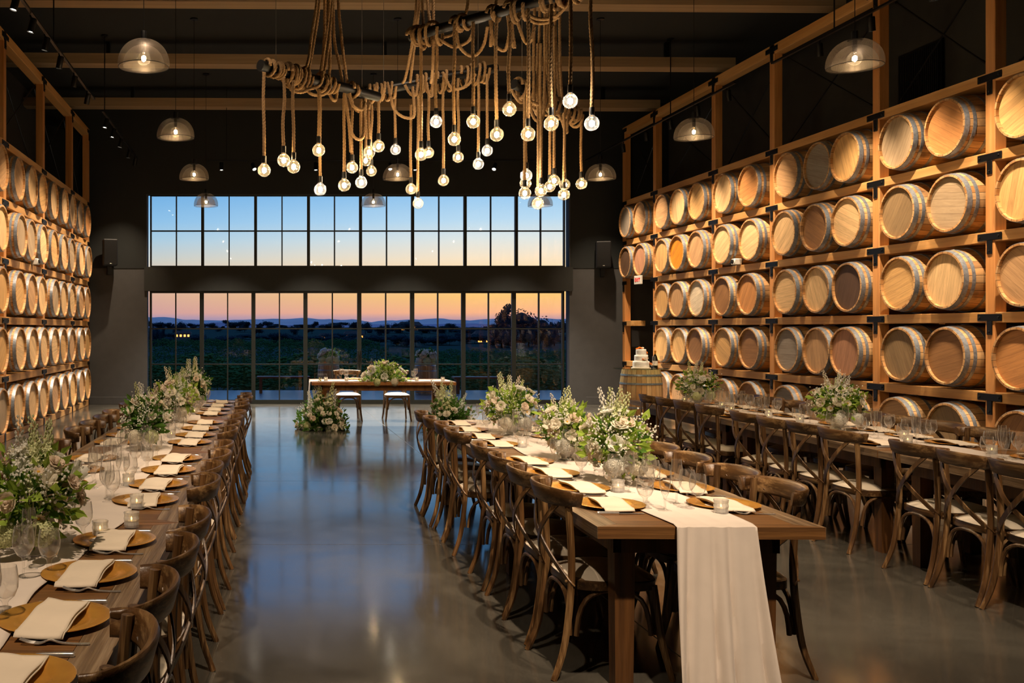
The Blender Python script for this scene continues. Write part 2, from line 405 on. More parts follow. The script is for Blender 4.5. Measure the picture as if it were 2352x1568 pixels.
# ceiling beams
for i, (Y, zl, zr) in enumerate(((13.1, 6.13, 6.04), (16.15, 6.12, 6.03), (19.2, 6.10, 6.05))):
    m = MB(); h = .17
    m.add([(WL,Y,zl),(8.0,Y,zr),(8.0,Y+.3,zr),(WL,Y+.3,zl),(WL,Y,zl+h),(8.0,Y,zr+h),(8.0,Y+.3,zr+h),(WL,Y+.3,zl+h)],
          [(0,3,2,1),(4,5,6,7),(0,1,5,4),(1,2,6,5),(2,3,7,6),(3,0,4,7)])
    o = m.build('ceiling_beam', MAT['fir_x'], None, smooth=False)
    tag(o, 'long pale timber ceiling beam, %s one counted from the window wall' % ORD[2-i], 'beam', 'beams across the ceiling', 'structure')
    o.data.name = 'ceiling_beam'
    for x in (-2.6, 2.1, 6.9):
        z = zl + (zr-zl)*(x-WL)/(8-WL)
        MB().box((x-.03, Y+.1, z+h-.01), (x+.03, Y+.2, ZC+.02)).build('hanger', MAT['black'], o, smooth=False)
# doorway and vent on the right wall
m = MB(); m.box((WR-.03, 18.95, 0), (WR+.02, 19.95, 2.15)); struct('door_9', m, MAT['black'], smooth=False)
m = MB(); m.box((WR-.1, 18.85, 0), (WR+.01, 18.95, 2.25)); m.box((WR-.1, 19.95, 0), (WR+.01, 20.05, 2.25)); m.box((WR-.1, 18.85, 2.15), (WR+.01, 20.05, 2.25))
struct('trim_2', m, MAT['wall'], smooth=False)
struct('wall_right_lower', MB().box((WR-.015, 20.06, 0), (WR+.01, YB, 2.62)).box((WR-.015, 16.4, 0), (WR+.01, 18.84, 2.62)), MAT['wall'], smooth=False)  # lighter grey panels over the lower part of the side wall
vt = empty('wall_vent', (WR-.02, 12.75, 4.95), 0, 'dark louvred air vent high on the right wall above the barrels', 'vent')
m = MB().box((-.02, -.42, -.42), (.01, .42, .42)); m.build('frame', MAT['black'], vt, smooth=False)
m = MB()
for i in range(22): m.box((-.045, -.38+i*.036, -.38), (-.02, -.37+i*.036, .38))
m.build('louvre', MAT['speaker'], vt, smooth=False)
# ---------------------------------------------------------------- barrel racks
RAILZ = [.055, .9, 1.745, 2.6, 3.445, 4.29, 5.84]
def rack(name, side, xf, posts, label, door_bay=None):
    root = empty(name, (xf, posts[-1], 0), 0, label, 'rack')
    s = side; o = posts[-1]
    for Y in posts:
        for dx in (0, .82):
            a, b = sorted((s*dx, s*(dx+.125)))
            MB().box((a, Y-o-.067, 0), (b, Y-o+.067, 5.77 if not dx else 4.3), bev=.006).build('post', MAT['fir_z'], root, smooth=False)
    for j, z in enumerate(RAILZ):
        h = .055 if j < 6 else .075
        for i in range(len(posts)-1):
            y0, y1 = posts[i+1]-o+.068, posts[i]-o-.068
            skip = door_bay == i and j < 4
            if skip and j in (1, 2):      # short stubs beside the doorway
                a, b = sorted((s*.0, s*.3)); MB().box((a, y1-.0-.34, z-h), (b, y1, z+h), bev=.004).build('rail', MAT['fir_y'], root, smooth=False)
            if skip: continue
            for dx, d in (((0, .30), (.66, .26)) if j < 6 else ((0, .16),)):
                a, b = sorted((s*dx, s*(dx+d)))
                if j == 6: MB().box((a, y0-.14, z-h), (b, y1+.14 if i else y1+.14, z+h), bev=.005).build('rail', MAT['fir_y'], root, smooth=False)
                else: MB().box((a, y0, z-h), (b, y1, z+h), bev=.005).build('rail', MAT['fir_y'], root, smooth=False)
    for j, z in enumerate(RAILZ):
        for i, Y in enumerate(posts):
            if j == 0:
                m = MB(); a, b = sorted((s*-.008, 0)); m.box((a, Y-o-.035, .0), (b, Y-o+.035, .16))
                m.build('bracket', MAT['black'], root, smooth=False); continue
            m = MB(); a, b = sorted((s*-.012, 0))
            ya = Y-o-.168; yb = Y-o+.168
            if i == 0: yb = Y-o+.06
            m.box((a, ya, z-.038), (b, yb, z+.038), bev=.005); m.box((a, Y-o-.037, z-.185), (b, Y-o+.037, z-.036), bev=.005)
            for (by, bz) in ((ya+.035, 0), (yb-.035, 0), (Y-o, -.15)):
                m.lathe([(.013, 0), (.013, .006), (.006, .01)], 8, Matrix.Translation((s*-.012, by, z+bz)) @ Matrix.Rotation(R(-90 if s > 0 else 90), 4, 'Y'), cap1=True)
            m.build('bracket', MAT['black'], root, smooth=False)
    for i in range(len(posts)-1):
        y0, y1 = posts[i+1]-o+.07, posts[i]-o-.07; x = s*.15
        for (za, zb) in ((4.36, 5.74), (5.74, 4.36)):
            m = MB(); A = Vector((x, y0, za)); B = Vector((x, y1, zb)); d = (B-A).normalized()
            m.tube([A, B], .011, 6); m.tube([A+d*.03, A+d*.3], .018, 6); m.tube([B-d*.12, B-d*.02], .018, 6)
            m.build('brace_rod', MAT['black'], root); x += s*.04
    return root
RP = [20.4, 18.81, 16.355, 14.48, 12.03, 10.146, 7.70, 5.8]
LP = [20.5, 18.72, 16.27, 13.8, 11.35, 9.5]
rack('barrel_rack', 1, XR, RP, 'tall timber barrel rack with black T brackets along the right wall', 0)
rack('barrel_rack', -1, XL, LP, 'tall timber barrel rack with black T brackets along the left wall')
# barrels -------------------------------------------------
BL, BRH, BRB = .92, .318, .362
def brad(x):   # radius along the axis, x in 0..BL
    u = (x / BL - .5) * 2; return BRB - (BRB - BRH) * abs(u) ** 2.1
def make_barrel(hoops, name='wine_barrel'):
    root = empty(name)
    prof = [(brad(0)-.024, .035), (brad(0)-.022, 0.0), (brad(0)-.003, 0.0)] + [(brad(BL*i/14), BL*i/14) for i in range(0, 15)] + [(brad(BL)-.022, BL), (brad(BL)-.024, BL-.035)]
    MB().lathe(prof, 40, axis='X').build('staves', MAT['stave'], root, ang=50)
    MB().lathe([(.0001, .03), (brad(0)-.023, .03)], 40, axis='X').build('head', MAT['head'], root, smooth=False)
    MB().lathe([(.0001, BL-.03), (brad(0)-.023, BL-.03)], 40, axis='X').build('head', MAT['head'], root, smooth=False)
    for a, b in hoops:
        n = 3; pr = [(brad(a)-.002, a)] + [(brad(a+(b-a)*i/n)+.0045, a+(b-a)*i/n) for i in range(n+1)] + [(brad(b)-.002, b)]
        mm = MB().lathe(pr, 40, axis='X')
        for q in (-.016, .016): mm.ball(((a+b)/2, (brad(a)+.004)*math.cos(.5+q*2), (brad(a)+.004)*math.sin(.5+q*2)), .007, 6, 4)
        mm.build('hoop', MAT['steel'], root, ang=50)
    return root
HOOPS = [(.004, .05), (.085, .118), (.235, .268), (BL-.268, BL-.235), (BL-.118, BL-.085)]
TONE = dict(pale='#e3bd88', honey='#d9ab6c', orange='#c88b50', amber='#e0901e', tan='#c49a6c', greytan='#b09877', grey='#968a7a', brown='#9a6e42', dark='#5e4634', white='#e0cfb2', olive='#8e7450', rosy='#bd8a68')
RIGHT = {4: ['honey','orange','greytan','honey','grey','tan','orange','pale','honey','pale','tan','tan','grey'],
         3: ['honey','greytan','olive','pale','brown','pale','pale','pale','tan','amber','honey','rosy','dark'],
         2: ['tan','pale','honey','dark','pale','pale','orange','brown','white','tan','honey'],
         1: ['orange','brown','olive','rosy','tan','grey','brown','honey','brown','honey','honey'],
         0: ['brown','olive','tan','brown','tan','grey','brown','tan','grey','tan','brown']}
RY = [9.65, 10.68, 11.51, 12.50, 13.19, 13.96, 15.02, 15.84, 16.82, 17.56, 18.30, 19.30, 20.06]
LY = [13.30, 14.32, 15.08, 15.86, 16.72, 17.48, 18.24, 19.20, 19.98]
TW = dict(pale='pale', honey='honey coloured', orange='orange brown', amber='bright amber', tan='tan', greytan='grey tan', grey='weathered grey', brown='brown', dark='very dark', white='whitish', olive='olive brown', rosy='rosy brown')
ROWN = ['floor row', 'second row up', 'third row up', 'fourth row up', 'top row']
rb = random.Random(3)
proto = make_barrel(HOOPS); first = True
def place_barrel(loc, flip, tone, label, group, rx):
    global first
    o = proto if first else copy_tree(proto)
    first = False
    o.location = loc; o.rotation_euler = (rx, 0, PI if flip else 0)
    tag(o, label, 'barrel', group)
    for ch in KIDS[o.name]:
        if ch.name.startswith('head'): ch.color = lin(TONE[tone])
    return o
for r in range(5):
    zc = RAILZ[r] + .055 + BRB + .006
    for c, Y in enumerate(RY):
        if r < 3 and c > 10: continue
        tone = RIGHT[r][c]
        place_barrel((XR-.1+rb.uniform(-.02, .02), Y+rb.uniform(-.015, .015), zc), False, tone,
            '%s headed barrel, right rack, %s, %s from the %s' % ((TW[tone], ROWN[r]) + ((ORD[c], 'picture edge') if c < 7 else (ORD[12-c], 'window end'))), 'barrels in the right rack', rb.uniform(-.3, .3)*4)
    for c, Y in enumerate(LY):
        tone = rb.choice(['pale', 'honey', 'orange', 'tan', 'tan', 'honey', 'pale', 'greytan'])
        place_barrel((XL+.1+rb.uniform(-.02, .02), Y+rb.uniform(-.015, .015), zc), True, tone,
            '%s headed barrel, left rack, %s, %s from the %s' % ((TW[tone], ROWN[r]) + ((ORD[c], 'picture edge') if c < 5 else (ORD[8-c], 'window end'))), 'barrels in the left rack', rb.uniform(-.3, .3)*4)
for (X, Y, z, s, wd) in ((XR-.04, 15.48, 2.66, 1, 'right'), (XL+.04, 15.45, 2.66, -1, 'left')):
    o = empty('sensor_box', (X, Y, z), 0, 'small white sensor box sitting on a rail of the %s rack' % wd, 'sensor')
    MB().box((-.06, -.06, 0), (.06, .06, .1), bev=.01).build('housing', MAT['plastic'], o)
    MB().lathe([(.034, 0), (.034, .02), (.02, .026)], 16, Matrix.Translation((-s*.058, 0, .055)) @ Matrix.Rotation(-s*R(90), 4, 'Y'), cap1=True).build('lens', MAT['speaker'], o)
# ---------------------------------------------------------------- chairs
TZ = .765
def make_chair():
    root = empty('dining_chair')
    def cush(u, v):
        x = u*2-1; y = v*2-1
        w = .225 - .025*(1-v) ; 
        rr = (abs(x)**4 + abs(y)**4) ** .25; k = min(1, rr)
        sc = max(abs(x), abs(y)) / max((abs(x)**3.2+abs(y)**3.2)**(1/3.2), 1e-6) if rr else 1
        return (x*w*sc, -.005+y*.215*sc, .455+.036*(1-k**5)+.004*math.sin(7*x)*math.cos(5*y)*(1-k))
    m = MB().grid(cush, 14, 14)
    m.grid(lambda u, v: (cush(u, v)[0], cush(u, v)[1], .452), 14, 14)
    ring = []
    m.build('seat_cushion', MAT['cushion'], root, ang=70)
    # seat frame: rounded slab
    def outline(s, z):
        o = []
        for k in range(28):
            a = 2*PI*k/28; c, q = math.cos(a), math.sin(a)
            o.append((math.copysign(abs(c)**.5, c)*(.215+.012*(q > 0))*s, -.005+math.copysign(abs(q)**.5, q)*.212*s, z))
        return o
    m = MB(); vs = outline(.9, .41)+outline(1, .413)+outline(1, .452)+outline(.9, .456)
    fs = [(j*28+i, j*28+(i+1) % 28, (j+1)*28+(i+1) % 28, (j+1)*28+i) for j in range(3) for i in range(28)] + [tuple(range(28))[::-1], tuple(range(84, 112))]
    m.add(vs, fs); m.build('seat_frame', MAT['chair_x'], root, ang=50)
    for sx in (-1, 1):
        p = bez([(sx*.215, -.30, 0), (sx*.2, -.245, .16), (sx*.192, -.212, .42), (sx*.19, -.212, .62), (sx*.197, -.232, .87)], 5)
        MB().tube(p, [.0145+.003*min(1, i/8) for i in range(len(p))], 8).build('leg', MAT['chair'], root)
        p = bez([(sx*.225, .245, 0), (sx*.2, .2, .2), (sx*.185, .17, .43)], 5)
        MB().tube(p, [.0135, .014, .015, .016, .017, .018, .019, .02, .021, .021, .021], 8).build('leg', MAT['chair'], root)
    # crest rail
    pts = [(.235*math.sin(a), -.195-.115*math.cos(a)**1.0+.0, .838) for a in [R(-98+196*i/16) for i in range(17)]]
    m = MB()
    n = 10; vs = []; fs = []
    for i, p in enumerate(pts):
        a = R(-98+196*i/16); nx, ny = math.sin(a), -math.cos(a)
        hh = .033 + .012*math.cos(a*.9); th = .0125
        for k in range(n):
            b = 2*PI*k/n; c = max(-1, min(1, 1.25*math.cos(b))); q = max(-1, min(1, 1.3*math.sin(b)))
            vs.append((p[0]+nx*th*c+nx*.012*q, p[1]+ny*th*c+ny*.012*q, p[2]+.003*math.cos(a)+hh*q))
    for i in range(16):
        for k in range(n): fs.append((i*n+k, i*n+(k+1) % n, (i+1)*n+(k+1) % n, (i+1)*n+k))
    fs += [tuple(range(n))[::-1], tuple(16*n+k for k in range(n))]
    m.add(vs, fs); m.build('crest_rail', MAT['chair_x'], root, ang=60)
    for sx in (-1, 1):
        y0 = -.004 if sx > 0 else 0
        p = bez([(sx*.168, -.262, .815), (sx*.105, -.292+y0, .74), (sx*.03, -.305+y0, .655), (-sx*.085, -.275+y0, .55), (-sx*.188, -.225, .455), (-sx*.2, -.205, .43)], 5)
        m = MB().tube(p, .01, 8, flat=(.030, .008), up=(1, 0, -sx*.9))
        m.ball((-sx*.188, -.235, .452), .007, 6, 4); m.ball((sx*.165, -.272, .81), .007, 6, 4)
        m.build('cross_slat', MAT['chair'], root)
    for a, b in (((-.195, -.215), (.195, -.215)), ((-.19, .18), (.19, .18)), ((-.195, -.2), (-.19, .17)), ((.195, -.2), (.19, .17))):
        A = Vector((*a, 0)); B = Vector((*b, 0)); p = []
        for (tt, z) in ((.03, .2), (.06, .29), (.15, .365), (.32, .402), (.5, .408), (.68, .402), (.85, .365), (.94, .29), (.97, .2)):
            q = A.lerp(B, tt); q.z = z; p.append(q)
        MB().tube(bez(p, 2), .0115, 7).build('arched_brace', MAT['chair'], root)
    return root
CH = make_chair(); chair_used = False
def place_chair(x, y, rz, label, group):
    global chair_used
    o = CH if not chair_used else copy_tree(CH)
    chair_used = True
    o.location = (x, y, 0); o.rotation_euler = (0, 0, rz); return tag(o, label, 'chair', group)
# ---------------------------------------------------------------- tables
def make_table(wd=.98, ln=2.42, mats=None, name='farm_table'):
    root = empty(name); a, l = wd/2, ln/2; t = .052
    M1 = mats or (MAT['ttop'], MAT['tpanel'], MAT['tleg'])
    b = .105
    MB().box((-a+b+.0015, -l+b*.62+.0015, TZ-t), (a-b-.0015, l-b*.62-.0015, TZ)).build('panel', M1[1], root, smooth=False)
    for s in (-1, 1):
        m = MB(); x0, x1 = sorted((s*a, s*(a-b))); 
        o = s*a; i = s*(a-b)
        vs = [(o,-l,TZ-t),(o,l,TZ-t),(i,l-b*.62,TZ-t),(i,-l+b*.62,TZ-t)]; vs += [(v[0],v[1],TZ) for v in vs]
        fs = [(0,1,5,4),(1,2,6,5),(2,3,7,6),(3,0,4,7),(4,5,6,7),(3,2,1,0)]
        if s < 0: fs = [f[::-1] for f in fs]
        m.add(vs, fs); m.build('border_board', M1[0], root, smooth=False)
        o = s*l; i = s*(l-b*.62)
        vs = [(-a+.002,o,TZ-t),(a-.002,o,TZ-t),(a-b-.002,i,TZ-t),(-a+b+.002,i,TZ-t)]; vs += [(v[0],v[1],TZ) for v in vs]
        fs = [(0,1,5,4),(1,2,6,5),(2,3,7,6),(3,0,4,7),(4,5,6,7),(3,2,1,0)]
        if s > 0: fs = [f[::-1] for f in fs]
        MB().add(vs, fs).build('end_board', M1[1], root, smooth=False)
    m = MB()
    m.box((-a+.12, -l+.15, TZ-t-.095), (a-.12, -l+.185, TZ-t)); m.box((-a+.12, l-.185, TZ-t-.095), (a-.12, l-.15, TZ-t))
    m.box((-a+.12, -l+.15, TZ-t-.095), (-a+.155, l-.15, TZ-t)); m.box((a-.155, -l+.15, TZ-t-.095), (a-.12, l-.15, TZ-t))
    m.build('apron', M1[2], root, smooth=False)
    for sx in (-1, 1):
        for sy in (-1, 1):
            x = sx*(a-.175); y = sy*(l-.205); h = .047
            m = MB(); g = .04
            m.add([(x-g,y-g,0),(x+g,y-g,0),(x+g,y+g,0),(x-g,y+g,0),(x-h,y-h,TZ-t),(x+h,y-h,TZ-t),(x+h,y+h,TZ-t),(x-h,y+h,TZ-t)],
                  [(0,3,2,1),(4,5,6,7),(0,1,5,4),(1,2,6,5),(2,3,7,6),(3,0,4,7)])
            m.build('leg', M1[2], root, smooth=False)
    return root
TB = make_table()
def place_table(x, y, rz, label, group):
    o = TB if not tag_used[0] else copy_tree(TB)
    tag_used[0] = True
    o.location = (x, y, 0); o.rotation_euler = (0, 0, rz); return tag(o, label, 'table', group)
tag_used = [False]
# left, middle and right banquet rows: left edge line X = a + s*(Y - Y0)
ROWS = dict(
    left=dict(a=-1.375, s=.0163, y0=2.47, seams=[1.82, 4.25, 6.67, 9.10, 11.53]),
    middle=dict(a=1.456, s=.020, y0=4.134, seams=[4.134, 6.565, 9.0]),
    right=dict(a=4.354, s=.024, y0=6.756, seams=[4.325, 6.756, 9.187, 11.62]))
def xedge(row, Y): r = ROWS[row]; return r['a'] + r['s']*(Y - r['y0'])
for nm, r in ROWS.items():
    n = len(r['seams']) - 1
    for i in range(n):
        yc = (r['seams'][i] + r['seams'][i+1]) / 2
        place_table(xedge(nm, yc)+.49, yc, -r['s'], 'dark brown plank farm table, %s banquet row, %s table from the %s' % (nm, ORD[i], 'camera end'), '%s banquet row tables' % nm)
# ---------------------------------------------------------------- tableware
def make_plate():
    r = empty('charger_plate')
    MB().lathe([(.0001, .006), (.085, .006), (.1, .0085), (.108, .013), (.13, .0145), (.162, .0185), (.165, .0175), (.164, .0155), (.13, .0105), (.1, .003), (.07, 0), (.0001, 0)], 56).build('dish', MAT['gold'], r, ang=60)
    return r
PL = make_plate()
def napmesh(seed):
    rn = random.Random(seed); wv = rn.uniform(-.004, .004)
    def f(u, v):
        y = -.192 + .335*v; x = (u-.5)*.132
        x += .012*(v-.5) * (1 if seed % 2 else -1) + .004*math.sin(5*y*6)*(u-.5)
        d = abs(y)
        z = .0245 + .006*math.cos(y*17) if d < .165 else .0245
        if y < -.16: z = .0245 - .02*((-.16-y)/.045)**1.5
        z += .004*math.sin(u*5+seed)*(1 if y > -.16 else .3) + .010*max(0, v-.85)*(1-u)*4*(seed % 3)/2
        if y < -.19: y += .004
        return (x, y, z)
    m = MB().grid(f, 10, 24)
    m.grid(lambda u, v: (f(u, v)[0]+.004, f(u, v)[1]+.006*(1-v), max(.0205, f(u, v)[2]-.007) if f(u, v)[1] > -.16 else f(u, v)[2]-.0025), 10, 24)
    # folded edge closing both layers
    return m
NAP = []
for sd in range(4):
    o = napmesh(sd).build('folded_napkin', MAT['napkin'], None, ang=80, solid=.0035); NAP.append(o.data); NAPM = True
    bpy.data.objects.remove(o)
def mesh_of(mb, mat, name, ang=60, smooth=True):
    o = mb.build(name, mat, None, ang=ang, smooth=smooth); me = o.data; bpy.data.objects.remove(o); return me
m = MB()
hp = bez([(.0, 0, .004), (.03, 0, .003), (.075, 0, .006), (.105, 0, .014), (.12, 0, .010)], 4)
m.tube(hp, .004, 8, flat=(.012, .0028), up=(0, 1, 0))
m.tube(bez([(.118, 0, .011), (.135, 0, .005), (.15, 0, .006)], 3), .004, 8, flat=(.022, .0025), up=(0, 1, 0))
for q in (-1.5, -.5, .5, 1.5): m.tube(bez([(.148, q*.0058, .006), (.165, q*.0058, .008), (.19, q*.0055, .017)], 3), .0016, 5)
FORK = mesh_of(m, MAT['silver'], 'fork')
m = MB(); m.tube(bez([(0, 0, .005), (.02, 0, .0055), (.07, 0, .005), (.1, 0, .0045)], 3), [.0075, .0082, .008, .008, .0078, .0075, .007, .0065, .006, .0055], 8)
m.tube([(.1, 0, .0045), (.15, .002, .004), (.2, .003, .004), (.215, 0, .004)], .004, 8, flat=(.017, .0022), up=(0, 1, 0))
KNIFE = mesh_of(m, MAT['silver'], 'knife')
def glassmesh(kind):
    P_ = dict(
        goblet=[(.0335,0),(.032,.003),(.012,.008),(.007,.014),(.009,.03),(.008,.045),(.012,.052),(.028,.066),(.038,.09),(.0395,.112),(.036,.14),(.0335,.155),(.0325,.155),(.035,.14),(.0385,.112),(.037,.09),(.027,.068),(.0001,.056)],
        wine=[(.0345,0),(.033,.003),(.01,.009),(.0045,.02),(.0042,.06),(.006,.078),(.022,.09),(.036,.115),(.038,.135),(.034,.17),(.031,.185),(.030,.185),(.033,.17),(.037,.135),(.035,.115),(.021,.092),(.0001,.083)],
        flute=[(.032,0),(.031,.003),(.01,.008),(.0045,.018),(.0045,.055),(.009,.07),(.018,.09),(.024,.12),(.0265,.155),(.024,.2),(.0225,.218),(.0215,.218),(.023,.2),(.0255,.155),(.023,.12),(.017,.092),(.0001,.075)])
    return mesh_of(MB().lathe(P_[kind], 20), MAT['gglass'], kind + '_glass')
GL = {k_: glassmesh(k_) for k_ in ('goblet', 'wine', 'flute')}
GN = dict(goblet='short stemmed water goblet', wine='tall wine glass', flute='slim champagne flute')
def single(name, me, loc, rz, label, cat, group, solid=0):
    o = bpy.data.objects.new(name, me); COL.objects.link(o); o.location = loc; o.rotation_euler = (0, 0, rz)
    if solid:
        md = o.modifiers.new('thick', 'SOLIDIFY'); md.thickness = solid; md.offset = 0
    return tag(o, label, cat, group)
def make_votive():
    r = empty('votive_candle')
    vs = []; pr = [(.031, 0), (.0325, .012), (.0305, .024), (.0335, .036), (.031, .048), (.034, .062), (.034, .064), (.031, .064), (.029, .03), (.027, .006), (.0001, .006)]
    MB().lathe(pr, 16).build('cut_glass_cup', MAT['votive'], r, smooth=False)
    MB().lathe([(.0001, .007), (.024, .007), (.024, .026), (.0001, .027)], 14).build('wax', MAT['wax'], r)
    MB().lathe([(.0001, .028), (.003, .032), (.0035, .036), (.0001, .046)], 6).build('flame', MAT['flame'], r)
    return r
VT = make_votive(); vt_used = [False]
def votive(x, y, label, z=TZ+.006):
    o = VT if not vt_used[0] else copy_tree(VT)
    vt_used[0] = True
    o.location = (x, y, z); o.rotation_euler = (0, 0, random.uniform(0, 3)); tag(o, label, 'candle', 'glass votive candles')
pl_used = [False]
ARR = []      # arrangement centres, filled below
def visible(x, y, z, mx=60):
    px, py = proj((x, y, z)); return -mx < px < 2352 + mx and -60 < py < 1568 + mx
SIDE = dict(left={-1: 'rack side', 1: 'aisle side'}, middle={-1: 'left side', 1: 'right side'}, right={-1: 'aisle side', 1: 'rack side'})
rs = random.Random(11)
CHY = dict(right_m1=[4.87, 5.33, 5.79, 6.27, 7.12, 7.6, 8.05, 8.55, 9.35, 9.85, 10.35, 10.8])
def lay(row):
    r = ROWS[row]; ys = []
    for a in r['seams'][:-1]: ys += [a+.49, a+.98, a+1.5, a+2.02]
    for sd in (-1, 1):
        cy = CHY['right_m1'] if row == 'right' else ys
        vis = []
        for k2, (Y, YC) in enumerate(zip(ys, cy)):
            if row == 'right': Y = YC
            X = xedge(row, Y) + (0 if sd < 0 else .98)
            rz = -r['s'] + (-PI/2 if sd < 0 else PI/2)
            where = '%s banquet row, %s, %s place from the camera' % (row, SIDE[row][sd], ORD[k2])
            fx = lambda u, v: (X - sd*v, Y + (-sd)*(-1)*u)       # u towards the diner's right
            # diner's right: sd=-1 faces +X -> right is -Y ; sd=+1 faces -X -> right is +Y
            fx = lambda u, v: (X - sd*v, Y + sd*u)
            cx, cyy = X - sd*(.17+rs.uniform(-.015, .015)), Y+rs.uniform(-.02, .02)
            if visible(X+sd*.1, Y, .85, 150):
                place_chair(cx, cyy, rz+R(rs.uniform(-2.5, 2.5)), 'brown cross back chair with ivory seat, ' + where.replace(' banquet', ''), 'cross back chairs of the %s row' % row)
            px, py = fx(0, .215)
            if visible(px, py, TZ, 90):
                o = PL if not pl_used[0] else copy_tree(PL)
                pl_used[0] = True
                o.location = (px, py, TZ+.0005); o.rotation_euler = (0, 0, rs.uniform(0, 6))
                tag(o, 'gold charger plate under napkin, ' + where, 'plate', 'gold charger plates')
                single('folded_napkin', NAP[rs.randrange(4)], (px+rs.uniform(-.008, .008), py-.005, TZ+.001), -r['s']+R(rs.uniform(-5, 5))+(0), 'folded ivory napkin across gold plate, ' + where, 'napkin', 'folded napkins', .0035)
                a = fx(-.205, .075); single('fork', FORK, (a[0], a[1], TZ), rz+PI/2, 'steel fork beside gold plate, ' + where, 'fork', 'dinner forks')
                a = fx(.19, .09); single('knife', KNIFE, (a[0], a[1], TZ), rz+PI/2, 'steel knife beside gold plate, ' + where, 'knife', 'dinner knives')
            for kd, u, v in (('goblet', .07, .36), ('wine', .0, .41), ('flute', .12, .43)):
                u += rs.uniform(-.03, .03); v += rs.uniform(-.015, .02)
                if sd > 0: u -= .06
                gx, gy = fx(u, v)
                if any((gx-ax)**2+(gy-ay)**2 < .1**2 for ax, ay in ARR): continue
                if visible(gx, gy, TZ+.1, 30):
                    single(kd + '_glass', GL[kd], (gx, gy, TZ+.0035), rs.uniform(0, 6), GN[kd] + ', ' + where, 'glass', 'stemware on the tables')
# ---------------------------------------------------------------- runners
def runner(name, row, y0, y1, wd, label, drop=None):
    r = ROWS[row]; NYv = int((y1-y0)/.05)
    def f(u, v):
        Y = y0 + (y1-y0)*v; c = xedge(row, Y)+.49 + .03*math.sin(Y*1.7)
        hw = wd/2*(1+.10*math.sin(Y*3.1+1)+.05*math.sin(Y*7.7))
        x = c + (u*2-1)*hw
        n = MN.noise(Vector((x*6, Y*3.2, 3)))
        return (x, Y, TZ+.0035+max(0, .016*n)+.011*max(0, math.sin(x*34+MN.noise(Vector((Y*2.2, x*2, 0)))*7)-.45)*(.5+MN.noise(Vector((x*3, Y*1.5, 8)))))
    m = MB().grid(f, 22, NYv)
    return m, f
for row, y0, y1, wd in (('left', 1.83, 11.5, .40), ('right', 4.35, 11.60, .42)):
    m, f = runner('table_runner', row, y0, y1, wd, '')
    o = m.build('table_runner', MAT['linen'], None, ang=80, solid=.0018)
    tag(o, 'wrinkled ivory linen runner lying along the %s banquet row' % row, 'table runner', 'linen runners')
# middle runner with the drop over the near end
y0 = 4.134
def mid(u, v):
    drop = .735
    L = v/.3*drop if v <= .3 else drop + (v-.3)/.7*4.86      # path length from the hem at the floor
    if L <= drop:
        z = TZ - drop + L + .0045; q = (drop-L)/drop
        c = 1.958 + .02*q; hw = .172 + .045*q
        x = c + (u*2-1)*hw + .02*q*q
        fold = .030*math.sin(u*13+.8+q*.5)+.018*math.sin(u*25+q*2)*(1-.4*u)
        return (x, y0-.012-.02*q-abs(.9*fold)*(.35+1.2*q), z)
    Y = y0 + (L-drop)
    c = xedge('middle', Y)+.49 + .025*math.sin(Y*1.9); hw = .172+.012*math.sin(Y*3)+.02*min(1, (Y-y0))
    x = c + (u*2-1)*hw
    t_ = min(1, (L-drop)/.5)
    n = MN.noise(Vector((x*6, Y*3.2, 9)))
    return (x, Y, TZ+.0035+max(0, .012*n)*t_ + .004*abs(math.sin(u*13+.8))*(1-t_*.6))
m = MB().grid(mid, 40, 150)
o = m.build('table_runner', MAT['linen'], None, ang=80, solid=.0018)
tag(o, 'ivory linen runner of the middle banquet row hanging to the floor in front', 'table runner', 'linen runners')
